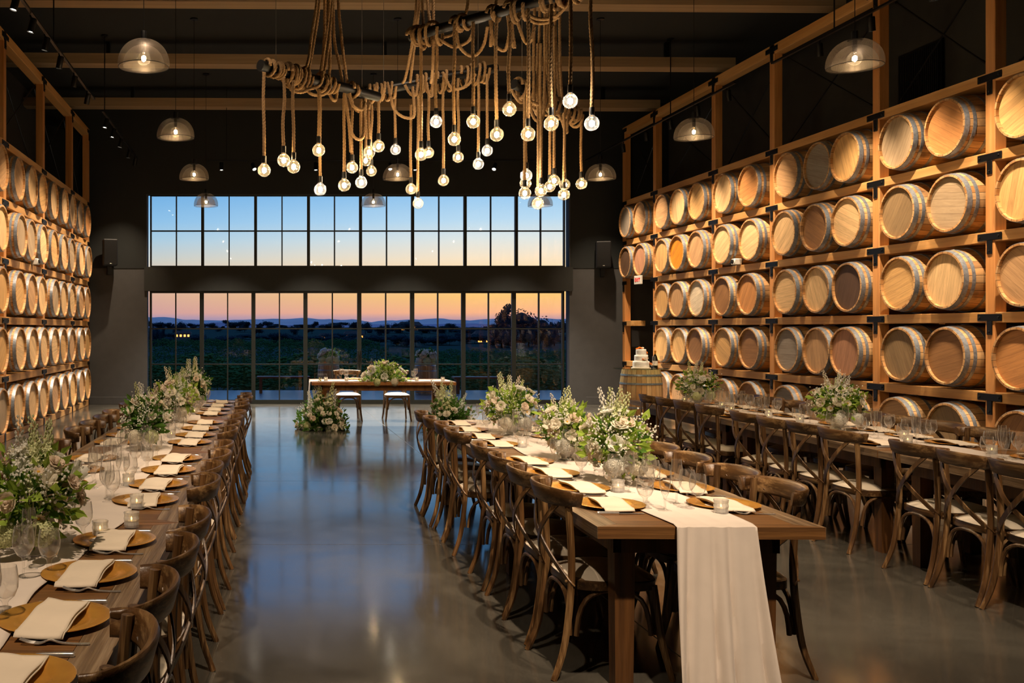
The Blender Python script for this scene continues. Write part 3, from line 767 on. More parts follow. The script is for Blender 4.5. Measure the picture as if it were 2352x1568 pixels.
# ---------------------------------------------------------------- flowers
def petal_grid(m, M, L, W, cup, curl, nu=3, nv=4):
    def f(u, v):
        w = W*math.sin(PI*min(1, .12+.8*v))**.6; x = (u-.5)*w
        return (x, L*v*math.cos(curl*v*.8) + cup*x*x*0, L*v*math.sin(curl*v*.8)*1.0 + cup*(x*x)/W*2)
    m.grid(f, nu, nv, M)
def rose_mesh(kind, seed):
    rn = random.Random(seed); m = MB()
    if kind == 'rose':      # nested cupped petals
        for ln, n, rad, tilt, sz in ((0, 3, .12, 84, .75), (1, 5, .24, 76, .85), (2, 6, .4, 64, .9), (3, 7, .52, 46, .85)):
            for i in range(n):
                a = 2*PI*i/n + ln*.6 + rn.uniform(-.1, .1)
                M = Matrix.Rotation(a, 4, 'Z') @ Matrix.Translation((0, rad*.55, -.35+.03*ln)) @ Matrix.Rotation(R(tilt), 4, 'X') @ Matrix.Rotation(R(rn.uniform(-6, 6)), 4, 'Y')
                petal_grid(m, M, sz*1.15, .95*sz+.1*ln, -.25, -.5)
        m.ball((0, 0, .1), .24, 7, 5, (1, 1, 1.6)); m.ball((0, 0, -.25), .4, 8, 4, (1, 1, .8))
    elif kind == 'tulip':
        for i in range(6):
            a = 2*PI*i/6
            M = Matrix.Rotation(a, 4, 'Z') @ Matrix.Translation((0, .16, -.6)) @ Matrix.Rotation(R(72 if i % 2 else 64), 4, 'X')
            petal_grid(m, M, 1.45, .85, -.4, -.2)
    elif kind == 'daisy':
        for i in range(18):
            a = 2*PI*i/18
            M = Matrix.Rotation(a, 4, 'Z') @ Matrix.Translation((0, .2, 0)) @ Matrix.Rotation(R(14+10*(i % 2)), 4, 'X')
            petal_grid(m, M, .8, .3, 0, .3, 1, 3)
    elif kind == 'hydrangea':
        for i in range(170):
            z = 1-2*(i+.5)/170*.9; a = i*2.39996; q = math.sqrt(max(0, 1-z*z))
            d = Vector((q*math.cos(a), q*math.sin(a), z)) * rn.uniform(.9, 1.05)
            Mx = Matrix.Translation(d) @ d.to_track_quat('Z', 'Y').to_matrix().to_4x4() @ Matrix.Rotation(rn.uniform(0, 3), 4, 'Z')
            s = .21
            for k4 in range(4):
                b = k4*PI/2; c, q2 = math.cos(b), math.sin(b)
                m.add([(0,0,0),(s*(c-q2*.55), s*(q2+c*.55), .03),(s*1.35*c, s*1.35*q2, .05),(s*(c+q2*.55), s*(q2-c*.55), .03)], [(0,1,2,3)], Mx)
        m.ball((0, 0, 0), .86, 10, 6)
    return m
FM = {}
def fm(kind, mat, seed=0):
    k_ = (kind, mat, seed)
    if k_ not in FM: FM[k_] = mesh_of(rose_mesh(kind, seed), MAT[mat], kind, ang=60)
    return FM[k_]
eye_me = mesh_of(MB().ball((0, 0, .06), .26, 8, 4, (1, 1, .5)), MAT['yellow'], 'flower_eye')
def spike_mesh(seed, mat, h=1.0):
    rn = random.Random(seed); m = MB(); bend = rn.uniform(-.12, .12)
    path = [(bend*t*t, .04*math.sin(t*3), h*t) for t in [i/8 for i in range(9)]]
    m.tube(path, [.012-.009*i/8 for i in range(9)], 4)
    for i in range(46):
        t = .3+.7*i/46; a = i*2.4; rad = .075*(1.15-t)+.012; s = .034*(1.3-t)+.006
        c = Vector((bend*t*t+math.cos(a)*rad, .04*math.sin(t*3)+math.sin(a)*rad, h*t))
        Mx = Matrix.Translation(c) @ Matrix.Rotation(a, 4, 'Z') @ Matrix.Rotation(R(50), 4, 'Y')
        if t < .75:
            for b in range(5):
                bb = b*2*PI/5; cc, ss = math.cos(bb), math.sin(bb)
                m.add([(0,0,0),(s*(cc-ss*.5), s*(ss+cc*.5), s*.3),(s*1.5*cc, s*1.5*ss, s*.5),(s*(cc+ss*.5), s*(ss-cc*.5), s*.3)], [(0,1,2,3)], Mx)
        else: m.octa(c, s*.8, s*1.2)
    return mesh_of(m, MAT[mat], 'flower_spike')
SPK = [spike_mesh(1, 'lime'), spike_mesh(2, 'rose'), spike_mesh(3, 'lime'), spike_mesh(4, 'white')]
def part(name, me, parent, M):
    o = bpy.data.objects.new(name, me); COL.objects.link(o); o.parent = parent; o.matrix_local = M
    KIDS.setdefault(parent.name, []).append(o); return o
def aim(p, d, s, roll=0):
    return Matrix.Translation(p) @ Vector(d).to_track_quat('Z', 'Y').to_matrix().to_4x4() @ Matrix.Rotation(roll, 4, 'Z') @ Matrix.Scale(s, 4)
def arrangement(name, loc, w, h, seed, label, cat='flowers', group=None, blooms=14, spikes=7, leaves=260, baby=260, rs_=.034, hyd=3, low=.25, vase=True, palette=('rose', 'white', 'rose', 'blush'), wy=None, spread=1.0, spike_h=.55, drape=0):
    rn = random.Random(seed); wy = wy or w
    root = empty(name, loc, 0, label, cat, group)
    vh = 0
    if vase:
        vh = .09
        MB().lathe([(.0001, 0), (.045, 0), (.05, .006), (.03, .02), (.05, .045), (.075, .08), (.08, .09), (.074, .09), (.03, .05), (.0001, .045)], 20).build('vase', MAT['vase'], root)
    def pos(rmin, rmax, zbias=0):
        while True:
            d = Vector((rn.uniform(-1, 1), rn.uniform(-1, 1), rn.uniform(-low, 1)))
            if .2 < d.length < 1: break
        d.normalize(); q = rn.uniform(rmin, rmax)
        dr = -drape*(abs(d.x)**2)*h if drape else 0
        if not vase and not drape and cat == 'flowers' and w > .3: return Vector((d.x*w*q, d.y*wy*q, .035 + max(0, d.z*.95+.05)*h*q)), d
        return Vector((d.x*w*q, d.y*wy*q, max(vh*.4+.01, vh + h*.42 + d.z*h*.5*q + dr))), d
    m = MB()
    for i in range(leaves):
        p, d = pos(.25, 1.02)
        d = (d + Vector((rn.uniform(-.7, .7), rn.uniform(-.7, .7), rn.uniform(-.3, .8)))).normalized()
        L = rn.uniform(.03, .065)*spread; W = L*rn.uniform(.2, .34)
        Mx = aim(p, d, 1, rn.uniform(0, 6))
        m.add([(0, 0, 0), (W, .3*W, L*.45), (0, 0, L), (-W, .3*W, L*.45)], [(0, 1, 2), (0, 2, 3)], Mx)
    for i in range(26):
        p, d = pos(.5, .95); q = Vector((p.x*.15, p.y*.15, vh*.8+.01)); m.tube([q, q.lerp(p, .5)+Vector((0, 0, .02)), p], .0022, 3, cap=False)
    m.build('foliage', MAT['leaf' if seed % 2 else 'leafd'], root, smooth=False)
    m = MB()
    for i in range(leaves//2):
        p, d = pos(.15, .85); L = rn.uniform(.035, .06)*spread; W = L*.3
        m.add([(0, 0, 0), (W, .3*W, L*.45), (0, 0, L), (-W, .3*W, L*.45)], [(0, 1, 2), (0, 2, 3)], aim(p, (d+Vector((0, 0, .3))).normalized(), 1, rn.uniform(0, 6)))
    m.build('dark_foliage', MAT['leafd'], root, smooth=False)
    if baby:
        m = MB(); nb = max(1, baby//14)
        for c in range(nb):
            p, d = pos(.7, 1.06)
            for i in range(14):
                q = p + Vector((rn.gauss(0, 1), rn.gauss(0, 1), rn.gauss(0, 1)))*.02*spread
                m.ball(q, rn.uniform(.0036, .0062)*spread**.5, 5, 3)
        o = m.build('baby_breath', MAT['white'], root); o['kind'] = 'stuff'
    for i in range(blooms):
        kind = rn.choice(['rose', 'rose', 'rose', 'daisy', 'tulip']) if rs_ < .05 else 'rose'
        p, d = pos(.75, 1.0); d = (d+Vector((0, 0, .25))).normalized()
        mt = rn.choice(palette); s = rs_*rn.uniform(.7, 1.15)*(.8 if kind == 'daisy' else 1)
        M_ = aim(p, d, s, rn.uniform(0, 6))
        o = part(kind, fm(kind, mt, rn.randrange(2)), root, M_)
        if kind == 'daisy': part('flower_eye', eye_me, o, Matrix.Identity(4))
    for i in range(hyd):
        a = rn.uniform(0, 6) if not drape else rn.choice((-.5, .1, 2.8, 3.6))
        a = -PI/2 + (i-(hyd-1)/2)*.9 if i < 3 else a
        part('hydrangea', fm('hydrangea', rn.choice(['rose', 'white', 'white', 'lime']), i % 2), root, aim(Vector((math.cos(a)*w*.78, math.sin(a)*wy*.78, .075 if (w > .3 and not drape) else vh+.015)), (math.cos(a), math.sin(a), .6), rs_*1.25))
    for i in range(spikes):
        a = rn.uniform(0, 6.28); q = rn.uniform(.1, .6); L = h*rn.uniform(.75, 1.15)*spike_h/.55
        dr = Vector((math.cos(a)*q*.55*w/.18*.5, math.sin(a)*q*.3, 1)).normalized()
        part('flower_spike', SPK[rn.randrange(4)], root, aim(Vector((math.cos(a)*w*.4*q, math.sin(a)*wy*.4*q, vh+h*.15)), dr, L, rn.uniform(0, 6)))
    return root
AR = [('left', 3.62, .20, .34, 'beside the nearest gold plates', 21), ('left', 6.75, .17, .31, 'second from the camera', 22), ('left', 8.75, .2, .33, 'third from the camera', 23), ('left', 10.4, .2, .36, 'farthest from the camera', 24),
      ('middle', 5.30, .19, .34, 'nearest the hanging runner', 31), ('middle', 6.25, .18, .30, 'second of its three', 33), ('middle', 7.75, .23, .33, 'farthest from the camera', 35),
      ('right', 8.1, .21, .33, 'nearer of its two', 41), ('right', 10.85, .23, .31, 'near the cake barrel', 43)]
for row, Y, w_, h_, wh, sd in AR:
    X = xedge(row, Y)+.49; ARR.append((X, Y))
    arrangement('flower_centrepiece', (X, Y, TZ+.006), w_, h_, sd, 'white and green flower centrepiece, %s banquet row, %s' % (row, wh), 'flowers', 'flower centrepieces', blooms=34, spikes=9, leaves=260, baby=520, hyd=2, rs_=.037, spread=1.15, low=.85, spike_h=.57)
for row in ROWS: lay(row)
# votive candles along the rows
vi = 0
for row, lst in dict(left=[(3.93, .20), (4.12, .30), (4.55, .26), (5.2, .12), (7.5, .1), (9.6, .1)], middle=[(4.42, .17), (5.0, -.1), (5.75, .12), (6.9, -.12), (8.4, .08)],
                     right=[(5.6, .03), (6.5, .12), (7.1, -.06), (7.45, .14), (8.75, .03), (9.1, -.08), (9.45, .1), (9.9, -.06), (10.4, .07), (11.2, .0)]).items():
    for n_, (Y, dx) in enumerate(lst):
        votive(xedge(row, Y)+.49+dx, Y, 'cut glass votive candle on the runner, %s banquet row, %s candle from the camera' % (row, ORD[n_]))
# ---------------------------------------------------------------- head table by the doors
m2 = (MAT['htop'], MAT['htop'], MAT['hleg']) if 'htop' in MAT else (wood('head_table_top', '#7a4a1e', '#b67a38', 'X', 14, .5, .2, .05),)*2 + (wood('head_table_leg', '#7a4a1e', '#b67a38', 'Z', 14, .5, .2, .05),)
ht = make_table(.98, 2.34, m2, 'sweetheart_table'); HX, HY = 1.99, 16.0
ht.location = (HX, HY, 0); ht.rotation_euler = (0, 0, PI/2); tag(ht, 'honey brown couple\'s table set crosswise in front of the glass doors', 'table')
def hr(u, v):
    L = -1.17-.55 + v*(2.34+1.1); y = HY-.12 + (u-.5)*.44 + .01*math.sin(L*9)
    if abs(L) > 1.178:
        q = abs(L)-1.178; return (HX+math.copysign(1.185+.06*q, L), y+.02*math.sin(q*8+u*9), TZ+.003-q)
    return (HX+L, y, TZ+.0035+.003*math.sin(L*11+u*3)**2)
o = MB().grid(hr, 12, 90).build('table_runner', MAT['linen'], None, ang=80, solid=.002)
tag(o, 'ivory runner draped over both ends of the couple\'s table', 'table runner', 'linen runners')
for i, x in enumerate((1.55, 2.42)):
    place_chair(x, 17.12, PI+R(rs.uniform(-2, 2)), 'cross back chair behind the couple\'s table, %s one' % ('left', 'right')[i], 'couple\'s table chairs')
    o = copy_tree(PL); o.location = (x+.02, 16.27, TZ+.0005); tag(o, 'gold charger plate on the couple\'s table, %s setting' % ('left', 'right')[i], 'plate', 'couple\'s table plates')
    single('folded_napkin', NAP[i], (x+.02, 16.27, TZ+.001), PI/2, 'ivory napkin on the couple\'s table, %s setting' % ('left', 'right')[i], 'napkin', 'couple\'s table napkins', .0035)
for (x, y, kd, lb) in ((1.36, 16.25, 'wine', 'at its left setting'), (1.43, 16.12, 'goblet', 'at its left setting'), (2.62, 16.25, 'wine', 'at its right setting'), (2.56, 16.1, 'goblet', 'at its right setting')):
    single(kd + '_glass', GL[kd], (x, y, TZ+.0055), 0, GN[kd] + ' on the couple\'s table, ' + lb, 'glass', 'couple\'s table glasses')
for i, x in enumerate((1.06, 1.40, 2.55, 2.98)): votive(x, 15.72, 'small glass candle on the couple\'s table, %s from the left' % ORD[i], TZ+.009)
arrangement('couple_table_flowers', (2.02, 15.68, TZ-.02), .42, .38, 51, 'wide white flower spray draping over the front of the couple\'s table', 'flowers', None, blooms=34, spikes=12, leaves=380, baby=500, rs_=.05, hyd=2, low=.5, vase=False, wy=.2, spread=1.3, drape=.35, spike_h=.4)
for i, (x, y, sd) in enumerate(((.985, 15.5, 64), (3.02, 15.3, 62))):
    arrangement('floor_flowers', (x, y, 0), .42, .5, sd, 'large white flower bank standing on the floor, %s of the couple\'s table' % ('left', 'right')[i], 'flowers', 'floor flower banks', blooms=56, spikes=8, leaves=1100, baby=600, rs_=.05, hyd=7, low=.3, vase=False, spread=1.5, wy=.36, spike_h=.75)
# ---------------------------------------------------------------- cake barrel
o = copy_tree(proto); o.location = (6.72, 16.95, 0); o.rotation_euler = (0, -PI/2, 0); tag(o, 'upright oak barrel with glass top carrying the wedding cake', 'barrel')
for ch in KIDS[o.name]:
    if ch.name.startswith('head'): ch.color = lin(TONE['tan'])
CX, CY = 6.72, 16.95; cz = BL+.001
o = MB().lathe([(.0001, 0), (.46, 0), (.46, .012), (.0001, .012)], 48, Matrix.Translation((CX, CY, cz))).build('round_glass_top', thin_glass('table_glass', (.75,.88,.84), 1.5), None, ang=30)
tag(o, 'round glass top laid on the upright cake barrel', 'table top')
cz += .0125
ck = empty('wedding_cake', (CX-.03, CY-.08, cz), 0, 'three tier white wedding cake with orange flowers on the barrel', 'cake')
MB().lathe([(.0001, 0), (.165, 0), (.165, .012), (.0001, .012)], 32).build('cake_board', MAT['board'], ck)
for i, (r_, z0, z1) in enumerate(((.14, .012, .125), (.112, .125, .23), (.086, .23, .335))):
    pr = [(.0001, z0), (r_, z0), (r_+.003, z0+.008), (r_-.001, z0+.015)] + [(r_+.0012*math.sin(k4*2.1), z0+.02+(z1-z0-.03)*k4/6) for k4 in range(7)] + [(r_-.006, z1), (.0001, z1)]
    MB().lathe(pr, 32).build('tier', MAT['icing'], ck)
rc = random.Random(5)
for (a, rr, z, n_) in ((0, 0, .35, 10), (-1.5, .115, .17, 6), (-.4, .135, .08, 5), (-.3, .1, .24, 3)):
    for i in range(n_):
        p = Vector((math.cos(a)*rr, math.sin(a)*rr, z)) + Vector((rc.gauss(0, .026), rc.gauss(0, .02), rc.gauss(0, .014)))
        part('sugar_flower', fm('rose', rc.choice(['orange', 'orange', 'rose', 'blush']), i % 2), ck, aim(p, (math.cos(a)*rr*6, -.4+math.sin(a)*rr*6, .5 if rr else 1), rc.uniform(.016, .028)))
bt = empty('champagne_bottle', (CX+.23, CY-.05, cz), 0, 'dark champagne bottle with gold foil neck beside the cake', 'bottle')
MB().lathe([(.0001, 0), (.042, 0), (.044, .01), (.044, .16), (.03, .21), (.017, .245), (.0155, .27)], 24).build('glass_body', MAT['bottle'], bt)
MB().lathe([(.0175, .235), (.0165, .285), (.019, .29), (.019, .312), (.0001, .316)], 20).build('gold_foil', MAT['gold'], bt)
MB().lathe([(.0446, .05), (.0446, .13)], 24).build('label', MAT['label'], bt)
for i, (dx, dy) in enumerate(((.17, -.14), (.33, -.07))):
    single('champagne_flute', GL['flute'], (CX+dx, CY+dy, cz), 0, 'champagne flute %s of the bottle on the cake barrel' % ('left', 'right')[i], 'glass', 'flutes by the cake')
# ---------------------------------------------------------------- globe bulbs, pendants
def bulb_parts(root_name, parent, loc, r=.064, hot='filament'):
    """glass globe with socket; origin at globe centre"""
    x, y, z = loc
    pr = [(.0001, -r)] + [(r*math.sin(R(a)), -r*math.cos(R(a))) for a in range(12, 156, 12)] + [(r*.36, r*1.02), (r*.33, r*1.2)]
    b = MB().lathe(pr, 24, Matrix.Translation(loc)).build(root_name, MAT['bulbglass'], parent)
    MB().ball(loc, .024, 5, 3, (1, 1, 1.25)).build('glowing_filament', MAT[hot], b)
    MB().tube([(x, y, z+.02), (x, y, z+r*1.2)], .004, 5).build('filament_stem', MAT['gold'], b)
    return b
def make_pendant():
    root = empty('pendant_lamp')
    def dome(R0, H, z0, rim):
        return [(R0*math.cos(R(a))**.8 if a < 90 else .0001, z0+H*math.sin(R(a))) for a in range(0, 79, 6)]
    a = [(.2325*.97, -.075), (.2325, -.055)] + [(.2325*math.cos(R(q))**.85, -.055+.225*math.sin(R(q))) for q in range(6, 80, 6)]
    MB().lathe(a, 64).build('outer_mesh_dome', MAT['shade'], root, ang=80)
    a = [(.185, -.07)] + [(.185*math.cos(R(q))**.85, -.07+.185*math.sin(R(q))) for q in range(4, 84, 6)]
    MB().lathe(a, 56).build('inner_mesh_dome', MAT['shade'], root, ang=80)
    m = MB(); m.tube([(.2255*math.cos(R(q)), .2255*math.sin(R(q)), -.0755) for q in range(0, 361, 8)], .003, 5); m.build('rim_wire', MAT['black'], root)
    MB().lathe([(.0001, .245), (.026, .245), (.028, .235), (.028, .17), (.045, .165), (.045, .16), (.0001, .16)][::-1], 20).build('cap', MAT['black'], root)
    MB().lathe([(.0001, .06), (.018, .06), (.02, .09), (.02, .16), (.0001, .16)], 14).build('socket', MAT['black'], root)
    bulb_parts('globe_bulb', root, (0, 0, 0), .062, 'filament2')
    zc = ZC - 4.05
    MB().tube([(0, 0, .245), (0, 0, zc)], .0035, 5).build('cord', MAT['black'], root)
    MB().lathe([(.06, 0), (.06, -.02), (.0001, -.03)], 20, Matrix.Translation((0, 0, zc))).build('canopy', MAT['black'], root)
    return root
PN = make_pendant(); used = False
for cx_, cn in ((-1.055, 'left'), (2.143, 'centre'), (5.33, 'right')):
    for yi, Y in enumerate((8.6, 11.8, 15.05, 18.3)):
        if cn == 'centre' and yi < 2: continue
        o = PN if not used else copy_tree(PN); used = True
        o.location = (cx_, Y, 4.05)
        tag(o, 'wire mesh dome pendant lamp, %s line, %s from the camera' % (cn, ORD[yi - (2 if cn == 'centre' else 0)]), 'pendant lamp', 'mesh dome pendants')
# ---------------------------------------------------------------- rope chandelier
ch = empty('rope_chandelier', (0, 0, 0), 0, 'rope chandelier of knotted jute ropes on black pipes with globe bulbs', 'chandelier')
PIPES = [(P(598, 150, 9.2), P(868, 222, 10.3)), (P(845, 213, 10.8), P(1142, 156, 11.0)), (P(945, 84, 9.9), P(1345, -28, 8.3)), (P(1180, 193, 10.2), P(1330, 268, 10.9)), (P(1000, 190, 9.7), P(1115, 158, 9.9))][:4]
for a, b in PIPES:
    MB().tube([a, b], .05, 20).build('black_pipe', MAT['black'], ch)
    d = (b-a).normalized()
    MB().tube([a-d*.004, a+d*.02], .054, 20).build('pipe_collar', MAT['speaker'], ch)
    for f_ in (.12, .85):
        q = a.lerp(b, f_); MB().tube([q+Vector((0, 0, .05)), Vector((q.x, q.y, ZC))], .0022, 4).build('steel_cable', MAT['silver'], ch)
RT = dict(n=12, twist=(3, .11, .10))
def resample(pts, step=.014):
    out = [pts[0]]; acc = 0
    for a, b in zip(pts, pts[1:]):
        L = (b-a).length; k_ = max(1, int(round(L/step)))
        for i in range(1, k_+1): out.append(a.lerp(b, i/k_))
    return out
rr_ = random.Random(9)
def rope(pts, r=.0165, nm='rope', smooth=6):
    pts = resample(bez(pts, smooth) if len(pts) > 2 else [Vector(p) for p in pts])
    return MB().tube(pts, r, RT['n'], twist=RT['twist']).build(nm, MAT['rope'], ch, ang=80)
BULBS = [(606.6,391,31),(651.6,368,31),(674.3,383,31),(732,345,30),(735.5,435,29),(790.6,425.5,29),(808.6,384.5,28),(829.5,418.7,28),(848,350,28),(839.6,369,25.5),(853,392.7,25),(869.6,336,28),(908.4,343.7,25),(944,434,25.5),(960,467,25.5),(967,355,29),(984.6,350.5,25.5),
 (1001.7,279.6,29),(1018.6,414.5,26),(1043.5,319.8,31),(1052.4,361,26),(1087,279,32),(1098.6,376.5,26),(1119,346,26),(1141,309,32),(1170,251,33),(1213,308,33.5),(1266,283.7,34.5),(1309.7,232,35),(1359.4,283.4,35),(1208.6,403,28),(1207,421,27),(1205.4,443.8,28.5),(1242.4,438,28),(1235.4,467.7,27.5),(1262.5,428.8,26),(1272.7,414.8,27),(1297,424,25.5),(1295,447,27),(1335.5,422,26)]
TOPS = {0:166,1:178,2:185,3:205,4:205,5:215,6:215,7:230,8:240,9:240,10:225,11:235,12:215,13:240,14:210,15:60,16:210,17:80,18:180,19:55,20:180,21:50,22:180,23:170,24:40,25:50,26:20,27:10,28:-20,29:-60,30:250,31:250,32:215,33:100,34:100,35:60,36:60,37:240,38:260,39:250}
for i, (x, y, d) in enumerate(BULBS):
    Y = 283. / d; c = P(x, y, Y)
    b = bulb_parts('globe_bulb', ch, c, .0625, 'filament3' if i in (4, 7, 12, 17, 22, 23, 28, 29, 30) else 'filament')
    MB().tube([c+Vector((0, 0, .068)), c+Vector((0, 0, .078)), c+Vector((0, 0, .135))], [.019, .0225, .0225], 14).build('socket', MAT['black'], b)
    top = P(x, TOPS[i], Y); a0 = c+Vector((0, 0, .13))
    wob = lambda s: Vector((rr_.uniform(-s, s), rr_.uniform(-s, s), 0))
    rope([a0, a0.lerp(top, .35)+wob(.008), a0.lerp(top, .7)+wob(.01), top])
def on_pipe(k_, f_): a, b = PIPES[k_]; return a.lerp(b, f_)
def coil(k_, f0, f1, turns, rad=.068, sag=.0):
    a, b = PIPES[k_]; d = (b-a).normalized(); u = d.cross(Vector((0, 0, 1))).normalized(); v = d.cross(u)
    pts = []
    n = int(turns*12)
    for i in range(n+1):
        t_ = i/n; an = t_*turns*2*PI; q = a.lerp(b, f0+(f1-f0)*t_ + .01*math.sin(an*.37))
        rad2 = rad + .012*math.sin(an*.5)
        z = math.sin(an)
        pts.append(q + u*math.cos(an)*rad2 + Vector((0, 0, 1))*(z*rad2 - (sag if z < 0 else 0)*abs(z)))
    rope(pts, nm='rope_coil', smooth=2)
for args in ((0, .04, .17, 5), (0, .18, .30, 4.5, .07, .02), (0, .20, .38, 5, .085, .04), (0, .46, .60, 4, .07, .02), (0, .74, .80, 2), (1, .0, .10, 3, .075, .03), (1, .05, .2, 4, .07, .05), (1, .36, .5, 3.5, .08, .04), (1, .52, .66, 3.5, .07, .08), (1, .70, .93, 5, .085, .05),
             (2, .0, .1, 3.5, .075, .02), (2, .02, .2, 3, .08, .07), (2, .28, .36, 3), (2, .50, .55, 2), (2, .60, .70, 3, .07, .06), (2, .76, .99, 8, .07, .03), (3, .04, .4, 7, .078, .03), (3, .3, .6, 4, .085, .06), (3, .62, .98, 5, .075, .05)): coil(*args)
def strand(*pp, r=.0165, smooth=6): rope([P(x, y, Y) for x, y, Y in pp], r, 'draped_rope', smooth)
# ropes gathered up to the ceiling
for pp in (((735, -140, 9.6), (728, 0, 9.6), (716, 80, 9.6), (708, 140, 9.55), (690, 180, 9.5), (660, 176, 9.45), (648, 160, 9.4)), ((738, -140, 9.7), (734, 0, 9.7), (722, 90, 9.7), (712, 145, 9.65), (700, 188, 9.55), (672, 190, 9.5)),
           ((760, -140, 9.8), (757, 0, 9.8), (748, 90, 9.8), (737, 160, 9.8), (728, 200, 9.8)), ((764, -140, 9.9), (762, 0, 9.9), (756, 90, 9.9), (746, 160, 9.85), (738, 205, 9.8)),
           ((742, -140, 9.7), (746, 0, 9.75), (745, 90, 9.8), (740, 150, 9.8), (735, 195, 9.8)), ((752, -140, 10), (752, 0, 10), (757, 60, 9.95), (758, 140, 9.9), (755, 200, 9.9), (762, 226, 9.85), (772, 228, 9.9), (776, 190, 9.9)),
           ((762, -140, 9.9), (765, 0, 9.95), (768, 90, 10), (780, 150, 10), (788, 195, 10), (796, 240, 10), (802, 290, 10), (806, 350, 10.05)),
           ((776, -140, 10), (777, 0, 10), (783, 70, 10), (788, 120, 10), (796, 180, 10.1), (801, 215, 10.1), (812, 245, 10.15), (826, 256, 10.2), (836, 240, 10.3), (842, 220, 10.4)),
           ((955, -140, 10), (957, 0, 10), (951, 60, 10.1), (945, 110, 10.3), (932, 175, 10.5), (925, 190, 10.6)), ((960, -140, 10.1), (962, 0, 10.1), (958, 60, 10.2), (950, 120, 10.4), (942, 190, 10.6)),
           ((968, -140, 9.9), (970, 0, 9.9), (973, 60, 9.85), (975, 90, 9.85)), ((978, -140, 10), (982, 0, 10), (990, 60, 9.9), (1000, 95, 9.8)), ((992, -140, 10), (995, 0, 10), (996, 70, 9.95), (994, 150, 10), (990, 190, 10.2)),
           ((1236, -140, 10.2), (1228, 20, 10.2), (1226, 120, 10.2), (1226, 230, 10.2)), ((1238, -140, 10.3), (1240, 20, 10.3), (1238, 120, 10.3), (1239, 280, 10.3)), ((1256, -140, 10.1), (1252, 20, 10.1), (1251, 120, 10.1), (1250, 240, 10.2)), ((1262, -140, 10.4), (1258, 20, 10.4), (1256, 120, 10.4), (1262, 250, 10.5)),
           ((1282, -140, 10.5), (1275, 20, 10.5), (1278, 120, 10.5), (1283, 210, 10.6), (1290, 240, 10.7)), ((1290, -140, 10.6), (1286, 20, 10.6), (1286, 120, 10.6), (1289, 200, 10.7), (1296, 260, 10.8), (1303, 300, 10.8), (1300, 305, 10.8)),
           ((1150, -140, 9.4), (1140, 0, 9.4), (1130, 55, 9.3), (1127, 105, 9.25), (1129, 80, 9.2)), ((1080, -120, 9.6), (1074, 10, 9.6), (1060, 50, 9.6), (1040, 78, 9.6), (1020, 85, 9.6))):
    strand(*pp)
# hanging loops
for pp in (((660, 180, 9.4), (668, 205, 9.4), (690, 212, 9.4), (710, 205, 9.5), (735, 195, 9.6), (742, 165, 9.7)), ((700, 200, 9.5), (715, 216, 9.5), (740, 218, 9.6), (756, 205, 9.7), (760, 180, 9.75)),
           ((800, 190, 10), (806, 230, 10), (815, 247, 10), (832, 252, 10.1), (838, 235, 10.2)), ((790, 195, 10), (795, 240, 10), (806, 300, 10.0), (822, 320, 10), (836, 308, 10.1), (834, 250, 10.2), (838, 222, 10.3)),
           ((890, 190, 10.6), (898, 225, 10.5), (905, 250, 10.5), (925, 268, 10.5), (948, 270, 10.5), (952, 250, 10.5), (948, 200, 10.6)), ((930, 195, 10.7), (942, 215, 10.7), (955, 218, 10.7), (960, 190, 10.8)),
           ((980, 190, 10.8), (985, 215, 10.8), (993, 218, 10.8), (992, 175, 10.8)), ((1020, 170, 10.8), (1035, 200, 10.8), (1052, 205, 10.8), (1075, 195, 10.8), (1092, 170, 10.8)),
           ((1000, 85, 9.6), (1025, 100, 9.6), (1045, 108, 9.6), (1075, 95, 9.5), (1087, 72, 9.4)), ((1048, 70, 9.4), (1055, 105, 9.4), (1075, 126, 9.4), (1095, 125, 9.35), (1112, 100, 9.3), (1120, 60, 9.2)),
           ((1125, 40, 9.2), (1133, 95, 9.2), (1148, 113, 9.2), (1162, 112, 9.15), (1170, 70, 9.1), (1165, 30, 9.1)), ((1165, 20, 9), (1172, 80, 9), (1182, 110, 9), (1176, 60, 9), (1180, 20, 9)),
           ((1180, 20, 9), (1195, 70, 9), (1208, 98, 9), (1220, 92, 8.9), (1228, 60, 8.9)), ((1200, -10, 8.9), (1212, 30, 8.85), (1240, 44, 8.8), (1275, 38, 8.7), (1302, 12, 8.6), (1310, -15, 8.5)), ((1195, -10, 8.95), (1200, 25, 8.9), (1225, 50, 8.9), (1255, 52, 8.8), (1285, 38, 8.7)),
           ((1180, 215, 10.1), (1195, 235, 10.1), (1215, 232, 10.1), (1240, 240, 10.2), (1250, 225, 10.3)), ((1215, 225, 10.3), (1222, 260, 10.3), (1232, 277, 10.3), (1246, 272, 10.4), (1252, 240, 10.4)), ((1225, 235, 10.5), (1232, 262, 10.5), (1242, 262, 10.5), (1246, 235, 10.5)),
           ((1280, 255, 10.6), (1290, 275, 10.6), (1300, 305, 10.6), (1304, 280, 10.6), (1310, 258, 10.7)), ((1310, 262, 10.8), (1322, 278, 10.8), (1334, 270, 10.8), (1335, 255, 10.8))):
    strand(*pp)
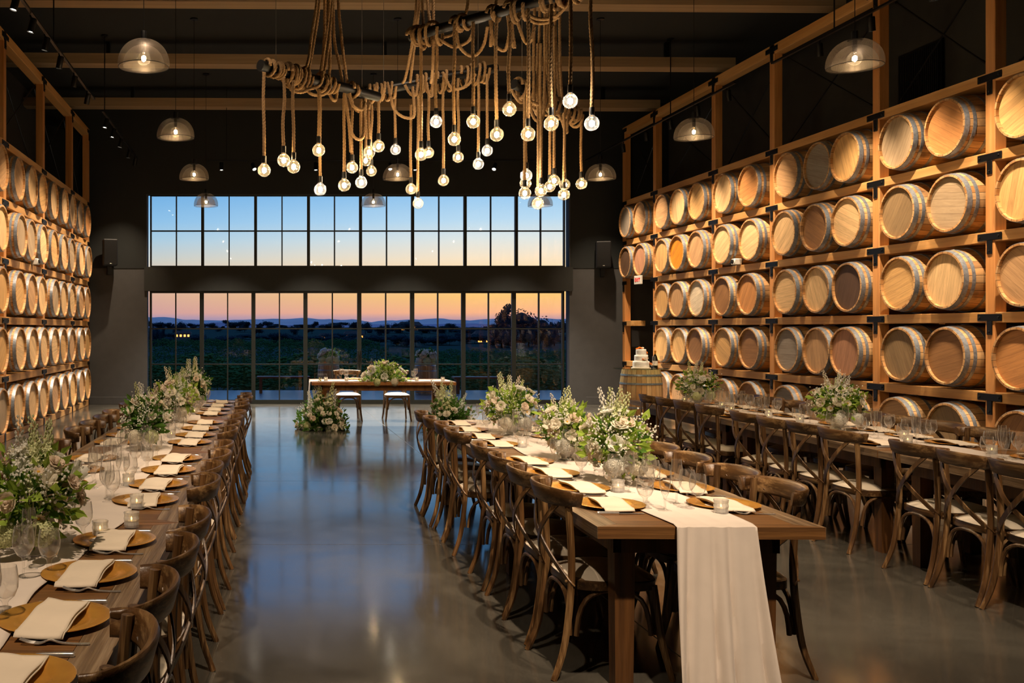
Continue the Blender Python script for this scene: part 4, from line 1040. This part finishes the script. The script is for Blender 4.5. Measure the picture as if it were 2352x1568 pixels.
# ---------------------------------------------------------------- track lights
LAMPS = []
def track(name, x, y0, y1, ys, tilt, label, where, z=5.2, stems=(), group=None):
    root = empty(name, (x, y0, z), 0, label, 'track rail')
    MB().box((-.018, 0, -.012), (.018, y1-y0, .012)).build('rail', MAT['black'], root, smooth=False)
    for q in stems:
        MB().tube([(0, q-y0, .01), (0, q-y0, ZC-z)], .009, 6).build('stem', MAT['black'], root)
        MB().lathe([(.06, 0), (.06, -.02), (.0001, -.025)], 16, Matrix.Translation((0, q-y0, ZC-z))).build('canopy', MAT['black'], root)
    for i, Y in enumerate(ys):
        LAMPS.append((x, Y, z, tilt, where, i))
track('track_rail', -2.6, 8.6, 14.9, [9.3, 10.1, 10.85, 11.55, 12.35, 13.3, 14.3], -1, 'black ceiling track in front of the upper left rack, nearer one', 'left', stems=(9, 12))
track('track_rail', -2.6, 15.7, 20.0, [16.0, 16.8, 17.7, 18.8, 19.7], -1, 'black ceiling track near the far end of the left rack', 'left', stems=(15.9,))
track('track_rail', 6.88, 6.2, 12.9, [7.0, 7.9, 8.8, 9.8, 10.8, 11.8], 1, 'black ceiling track above the right rack, nearer one', 'right', stems=(11.5,))
track('track_rail', 6.88, 13.9, 20.3, [14.1, 15.1, 16.1, 17.1, 18.2, 19.4], 1, 'black ceiling track above the far part of the right rack', 'right', stems=(16.1,))
def make_lamp():
    r = empty('track_lamp')      # aims along -Z of the root
    MB().lathe([(.0001, .10), (.036, .10), (.04, .09), (.04, -.06), (.037, -.06), (.033, -.045)], 20).build('can', MAT['black'], r)
    MB().lathe([(.0001, -.046), (.034, -.046)], 20).build('lens', MAT['lens'], r)
    MB().tube([(0, 0, .06), (0, .05, .13)], .01, 6).build('swivel_arm', MAT['black'], r)
    return r
LM = make_lamp(); lm_used = False
def spot_at(loc, target, power, deg, blend=.6, col=(1, .78, .52), size=.035, lamp=None):
    global lm_used
    d = (Vector(target)-Vector(loc)).normalized(); q = d.to_track_quat('-Z', 'Y')
    if lamp:
        o = LM if not lm_used else copy_tree(LM); lm_used = True
        o.location = loc; o.rotation_mode = 'QUATERNION'; o.rotation_quaternion = q; tag(o, lamp, 'spotlight', 'ceiling track lamps')
    ld = bpy.data.lights.new('spot', 'SPOT'); ld.energy = power; ld.spot_size = R(deg); ld.spot_blend = blend; ld.color = col; ld.shadow_soft_size = size
    s = bpy.data.objects.new('spot_beam', ld); COL.objects.link(s); s.location = Vector(loc)+d*.075; s.rotation_mode = 'QUATERNION'; s.rotation_quaternion = q
WARM = (1, .76, .53)
RK = 580
for (x, Y, z, s, wh, i) in LAMPS:
    xt = XR if s > 0 else XL
    lab = 'black cylinder spotlight on the %s track, %s from the camera' % (('nearer ' if Y < (15.3 if s < 0 else 13.5) else 'farther ') + wh, ORD[i])
    spot_at((x, Y, z-.16), (xt-s*.02, Y+((-.6, -.4, -.1, .3, .7, 1.0, 1.2)[i] if s < 0 else .8), .5), RK*(.82 if s < 0 else 1), 70, 1, WARM, .03, lab)
# small heads near the window wall
for i, X in enumerate((-.8, -.15, 1.1, 2.6, 3.1, 4.7, 5.3)):
    spot_at((X, 19.3, 4.88), ((X*.35+1.3), 16.3, .6) if i % 2 else (X, 18.7, 0), 480 if i % 2 else 2600, 46 if i % 2 else 84, .8, (1, .86, .7), .03, 'small black spotlight in the crosswise line by the windows, %s from the left' % ORD[i])
o = empty('track_rail', (-1.1, 19.3, 5.03), 0, 'black ceiling track running crosswise near the window wall', 'track rail')
MB().box((0, -.018, -.012), (6.8, .018, .012)).build('rail', MAT['black'], o, smooth=False)
for q in (.4, 3.4, 6.4): MB().tube([(q, 0, .01), (q, 0, ZC-5.03)], .006, 6).build('stem', MAT['black'], o)
# house downlights over the tables, high and out of the frame near the camera
for (x, Y, tx, ty, pw) in ((-1.3, 1.2, -.9, 4.0, 1000), (-.9, 4.6, -.8, 7.4, 850), (1.6, 1.2, 2.0, 4.7, 1900), (2.0, 3.6, 2.0, 6.8, 1700), (4.4, 3.0, 4.8, 6.2, 700), (4.7, 6.0, 4.9, 9.0, 700), (2.0, 9.8, 1.9, 12.0, 150), (2.0, 12.0, 2.0, 15.6, 800), (-.8, 7.8, -.7, 10.4, 500)):
    spot_at((x, Y, 6.35), (tx, ty, .7), pw, 52, .8, (1, .75, .53), .06)
# ---------------------------------------------------------------- speakers, exit sign
for i, (x, y) in enumerate((((252-VX)*20.4/F, 580), ((1386-VX)*20.4/F, 585))):
    z = EYE + (VY-y)*20.4/F; s = -1 if i == 0 else 1
    sp_ = empty('wall_speaker', (x, 20.42, z), R(18)*(-s)*-1 if 0 else R(15)*s*-1, 'black loudspeaker bracketed to the far wall, %s of the windows' % ('left', 'right')[i], 'speaker', 'wall speakers')
    MB().box((-.15, -.16, -.28), (.15, .13, .28), bev=.015).build('cabinet', MAT['speaker'], sp_, smooth=False)
    MB().box((-.135, -.166, -.26), (.135, -.158, .26), bev=.003).build('grille', MAT['black'], sp_, smooth=False)
    MB().box((-.04, .05, -.46), (.04, .3, -.28)).build('bracket', MAT['black'], sp_, smooth=False)
    MB().box((-.02, -.169, -.245), (.02, -.164, -.232)).build('badge', MAT['silver'], sp_, smooth=False)
ex = empty('exit_sign', (7.5, 19.05, 2.60), R(-82), 'small red and white exit sign on a right rack rail beside the doorway', 'sign')
MB().box((-.13, -.02, -.085), (.13, .02, .085), bev=.006).build('housing', MAT['plastic'], ex, smooth=False)
fc = bpy.data.curves.new('exit_letters', 'FONT'); fc.body = 'EXIT'; fc.size = .1; fc.align_x = 'CENTER'; fc.align_y = 'CENTER'; fc.extrude = .002
fc.materials.append(MAT['red']); fo = bpy.data.objects.new('letters', fc); COL.objects.link(fo); fo.parent = ex; fo.location = (0, -.0225, 0); fo.rotation_euler = (R(90), 0, 0)
bpy.context.view_layer.update(); lm_ = bpy.data.meshes.new_from_object(fo); bpy.data.objects.remove(fo); fo = part('letters', lm_, ex, Matrix.Translation((0, -.0225, 0)) @ Matrix.Rotation(R(90), 4, 'X'))
# ---------------------------------------------------------------- outdoors
def terrain(x, Y):
    pts = [(25.8, -.25), (32, -.9), (60, -2.3), (110, -2.6), (160, -1.9), (230, .2), (300, 2.0), (420, 2.4), (3000, 2.4)]
    for (a, za), (b, zb) in zip(pts, pts[1:]):
        if a <= Y <= b: z = za+(zb-za)*(Y-a)/(b-a); break
    else: z = pts[0][1] if Y < 26 else 2.4
    z += 2.1*math.exp(-((x+9)/17)**2-((Y-115)/26)**2)
    return z + .25*MN.noise(Vector((x*.06, Y*.05, 0)))*min(1, (Y-25)/40)
m = MB()
xs = lambda u, Y: (u-.5)*(60+Y*1.1)+Y*.13
def tg(u, v): Y = 25.6+(420-25.6)*v**2; x = xs(u, Y); return (x, Y, terrain(x, Y))
m.grid(tg, 60, 90); struct('ground_outside', m, simple('dusk_soil', '#3b5048', .95, scale=2, Specular_IOR_Level=0))
PATIO = simple('patio_slab', '#6d6f72', .35, scale=9)
struct('patio_floor', MB().box((-9, YB+.25, -.25), (16, 25.7, -.015)), PATIO, smooth=False)
HILL = simple('hazed_hill', '#5e6d92', 1, scale=.02)
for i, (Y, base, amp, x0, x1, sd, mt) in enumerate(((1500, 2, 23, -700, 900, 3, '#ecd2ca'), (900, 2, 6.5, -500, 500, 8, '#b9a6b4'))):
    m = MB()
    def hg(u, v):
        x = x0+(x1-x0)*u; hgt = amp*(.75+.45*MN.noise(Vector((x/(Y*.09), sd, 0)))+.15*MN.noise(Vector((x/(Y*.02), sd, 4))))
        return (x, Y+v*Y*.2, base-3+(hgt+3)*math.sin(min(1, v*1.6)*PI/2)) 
    m.grid(hg, 160, 5); struct('hill', m, simple('hazed_hill_%d' % i, mt, 1, scale=.02, Specular_IOR_Level=0))  # pale mauve base colours stand in for distance haze
TL = simple('tree_leaf', '#34494a', .95, scale=.6, Specular_IOR_Level=0); TK = simple('tree_bark', '#2a2019', .95, Specular_IOR_Level=0)
def crown(seed, shape):
    rn = random.Random(seed); m = MB()
    lobes = [(rn.uniform(-.3, .3), rn.uniform(-.3, .3), rn.uniform(.22, .82), rn.uniform(.2, .34)) for _ in range(9)]
    if shape == 'tall': lobes = [(rn.uniform(-.2, .2), rn.uniform(-.2, .2), .3+.08*i, .22-.012*i) for i in range(9)]
    for i in range(900):
        l = rn.choice(lobes); d = Vector((rn.gauss(0, 1), rn.gauss(0, 1), rn.gauss(0, 1))).normalized()*l[3]*rn.uniform(.6, 1.15)
        m.octa((l[0]+d.x, l[1]+d.y, l[2]+d.z*.9), rn.uniform(.012, .035), rn.uniform(.01, .03))
    for l in lobes: m.ball(l[:3], l[3]*.62, 8, 6)
    return mesh_of(m, TL, 'crown', smooth=False)
CRW = [crown(1, 'r'), crown(2, 'r'), crown(3, 'tall'), crown(4, 'r')]
trunk_me = mesh_of(MB().tube([(0, 0, 0), (.01, 0, .3), (0, .01, .6)], [.035, .028, .015], 6), TK, 'trunk')
rt = random.Random(2)
def tree(px, Y, top_y, wpx, v, label, grp):
    x = (px-VX)*Y/F; g = terrain(x, Y); top = EYE+(VY-top_y)*Y/F; hh = max(1.5, top-g)
    r = empty('tree', (x, Y, g-.1), rt.uniform(0, 6), label, 'tree', grp)
    ww = wpx*Y/F*1.25
    part('crown', CRW[v], r, Matrix.Diagonal((ww, ww, hh/1.12, 1)))
    part('trunk', trunk_me, r, Matrix.Diagonal((hh*.6, hh*.6, hh, 1)))
BIG = [(1152, 165, 690, 60, 2, 'tall feathery dark tree on the skyline, left of the big pair'), (1176, 168, 708, 40, 0, 'dark rounded tree leaning against the tall feathery one'), (1214, 170, 703, 70, 3, 'broad dark tree on the skyline, right of the big pair'), (1236, 172, 726, 40, 1, 'lower dark tree at the right foot of the big pair'), (1273, 175, 729, 34, 0, 'small dark tree against the orange sky at the far right pane'),
       (352, 150, 731, 34, 1, 'dark tree filling the leftmost pane of the doors'), (374, 155, 735, 18, 2, 'narrow dark tree beside the leftmost one')]
for b_ in BIG: tree(*b_, 'large skyline trees')
for i in range(46):
    px = 330+i*21.5+rt.uniform(-8, 8); Y = rt.uniform(215, 300); ty = rt.choice([745, 742, 738, 747, 734])+rt.uniform(-3, 3)
    tree(px, Y, ty, rt.uniform(22, 46), rt.randrange(4), 'dark distant hedge line tree, %s' % ('behind pane column %s of the doors' % ORD[min(15, max(0, int((px-343)/59.7)))] if 1 else ''), 'distant hedge line trees')
for i in range(30):
    px = 335+i*33+rt.uniform(-10, 10); Y = rt.uniform(165, 205)
    tree(px, Y, rt.uniform(757, 768), rt.uniform(30, 60), rt.choice([0, 1, 3]), 'low dark tree on the slope, behind pane column %s of the doors' % ORD[min(15, max(0, int((px-343)/59.7)))], 'trees on the slope')
VL = simple('vine_leaf', '#4c7440', .9, scale=3, Specular_IOR_Level=0)
def vine_mesh(seed):
    rn = random.Random(seed); m = MB(); L = 26
    for i in range(2400):
        x = rn.uniform(0, L); y = rn.gauss(0, .16); z = rn.uniform(.55, 1.35)+.15*math.sin(x*2.1); s = rn.uniform(.05, .1)
        m.octa((x, y, z), s, s*.6)
    for i in range(14): m.box((i*2-.03, -.03, 0), (i*2+.03, .03, 1.45))
    return mesh_of(m, VL, 'vine_row', smooth=False)
VM = [vine_mesh(1), vine_mesh(2)]
for i in range(17):
    Y = 28.5+i*2.6+(i*i)*.22
    for j, x0 in enumerate((-15+Y*.02, 11+Y*.06)):
        xm = x0+13; g = terrain(xm, Y)
        o = single('vine_row', VM[(i+j) % 2], (x0, Y, g-.05), R(4 if j else -5), 'leafy vineyard row on posts, %s half, %s row beyond the patio' % (('left', 'right')[j], ORD[i]), 'vines', 'vineyard rows')
# benches, barrels with flowers and houses
for i, (xa, xb, Y) in enumerate((((590-VX)*24.6/F, (712-VX)*24.6/F, 24.6), ((1040-VX)*24.4/F, (1157-VX)*24.4/F, 24.4))):
    b = empty('wooden_bench', (xa, Y, -.015), 0, 'reddish wooden bench on the patio seen through the doors, %s one' % ('left', 'right')[i], 'bench', 'patio benches')
    L = xb-xa; BM = wood('bench_wood_%d' % i, '#5a2f1c', '#8a4f30', 'X', 10)
    MB().box((0, -.2, .38), (L, .2, .43), bev=.006).build('seat', BM, b, smooth=False)
    for q in (.06, L-.14): MB().box((q, -.17, 0), (q+.08, .17, .38)).build('leg', BM, b, smooth=False)
for i, (px, Y) in enumerate(((755, 24.4), (977, 24.0))):
    o = copy_tree(proto); x = (px-VX)*Y/F; o.location = (x, Y, -.015); o.rotation_euler = (0, -PI/2, 0); o.scale = (.9, .78, .78)
    tag(o, 'upright barrel on the patio beyond the glass, under the %s flower ball' % ('left', 'right')[i], 'barrel', 'patio barrels')
    arrangement('patio_flowers', (x, Y, .815), .27, .34, 71+i, 'round white flower ball on the %s patio barrel' % ('left', 'right')[i], 'flowers', 'patio flower balls', blooms=22, spikes=0, leaves=200, baby=0, rs_=.075, hyd=3, vase=False, spread=1.4)
HW = simple('house_wall', '#8a7a66', .9); HR = simple('house_roof', '#4a3a30', .9); LIT = emit('lit_window', '#ffae4a', 4)
for i, (px, py, Y, s, nm) in enumerate(((1094, 777, 205, 1.25, 'brightly lit house among the trees, below the skyline at right'), (927, 752, 290, 1.2, 'lit tower house on the skyline behind the flower ball'), (801, 771, 215, .8, 'small house with yellow lights behind the fourth door'), (742, 773, 215, .6, 'small lit house behind the left patio barrel'), (431, 768, 200, .6, 'small house with orange light behind the first door'))):
    x = (px-VX)*Y/F; z = EYE+(VY-py)*Y/F
    h = empty('house', (x, Y-12, z-1.1*s), 0, nm, 'house')
    MB().box((-2.6*s, -1.5*s, -1.5), (2.6*s, 1.5*s, 1.6*s)).build('wall', HW, h, smooth=False)
    MB().add([(-2.9*s,-1.8*s,1.6*s),(2.9*s,-1.8*s,1.6*s),(2.9*s,1.8*s,1.6*s),(-2.9*s,1.8*s,1.6*s),(-2.2*s,0,2.5*s),(2.2*s,0,2.5*s)], [(0,1,5,4),(1,2,5),(2,3,4,5),(3,0,4),(3,2,1,0)]).build('roof', HR, h, smooth=False)
    for q in (-1.9, -.6, .7, 1.9): MB().box(((q-.3)*s, -1.55*s, .5*s), ((q+.3)*s, -1.49*s, 1.2*s)).build('window', LIT, h, smooth=False)
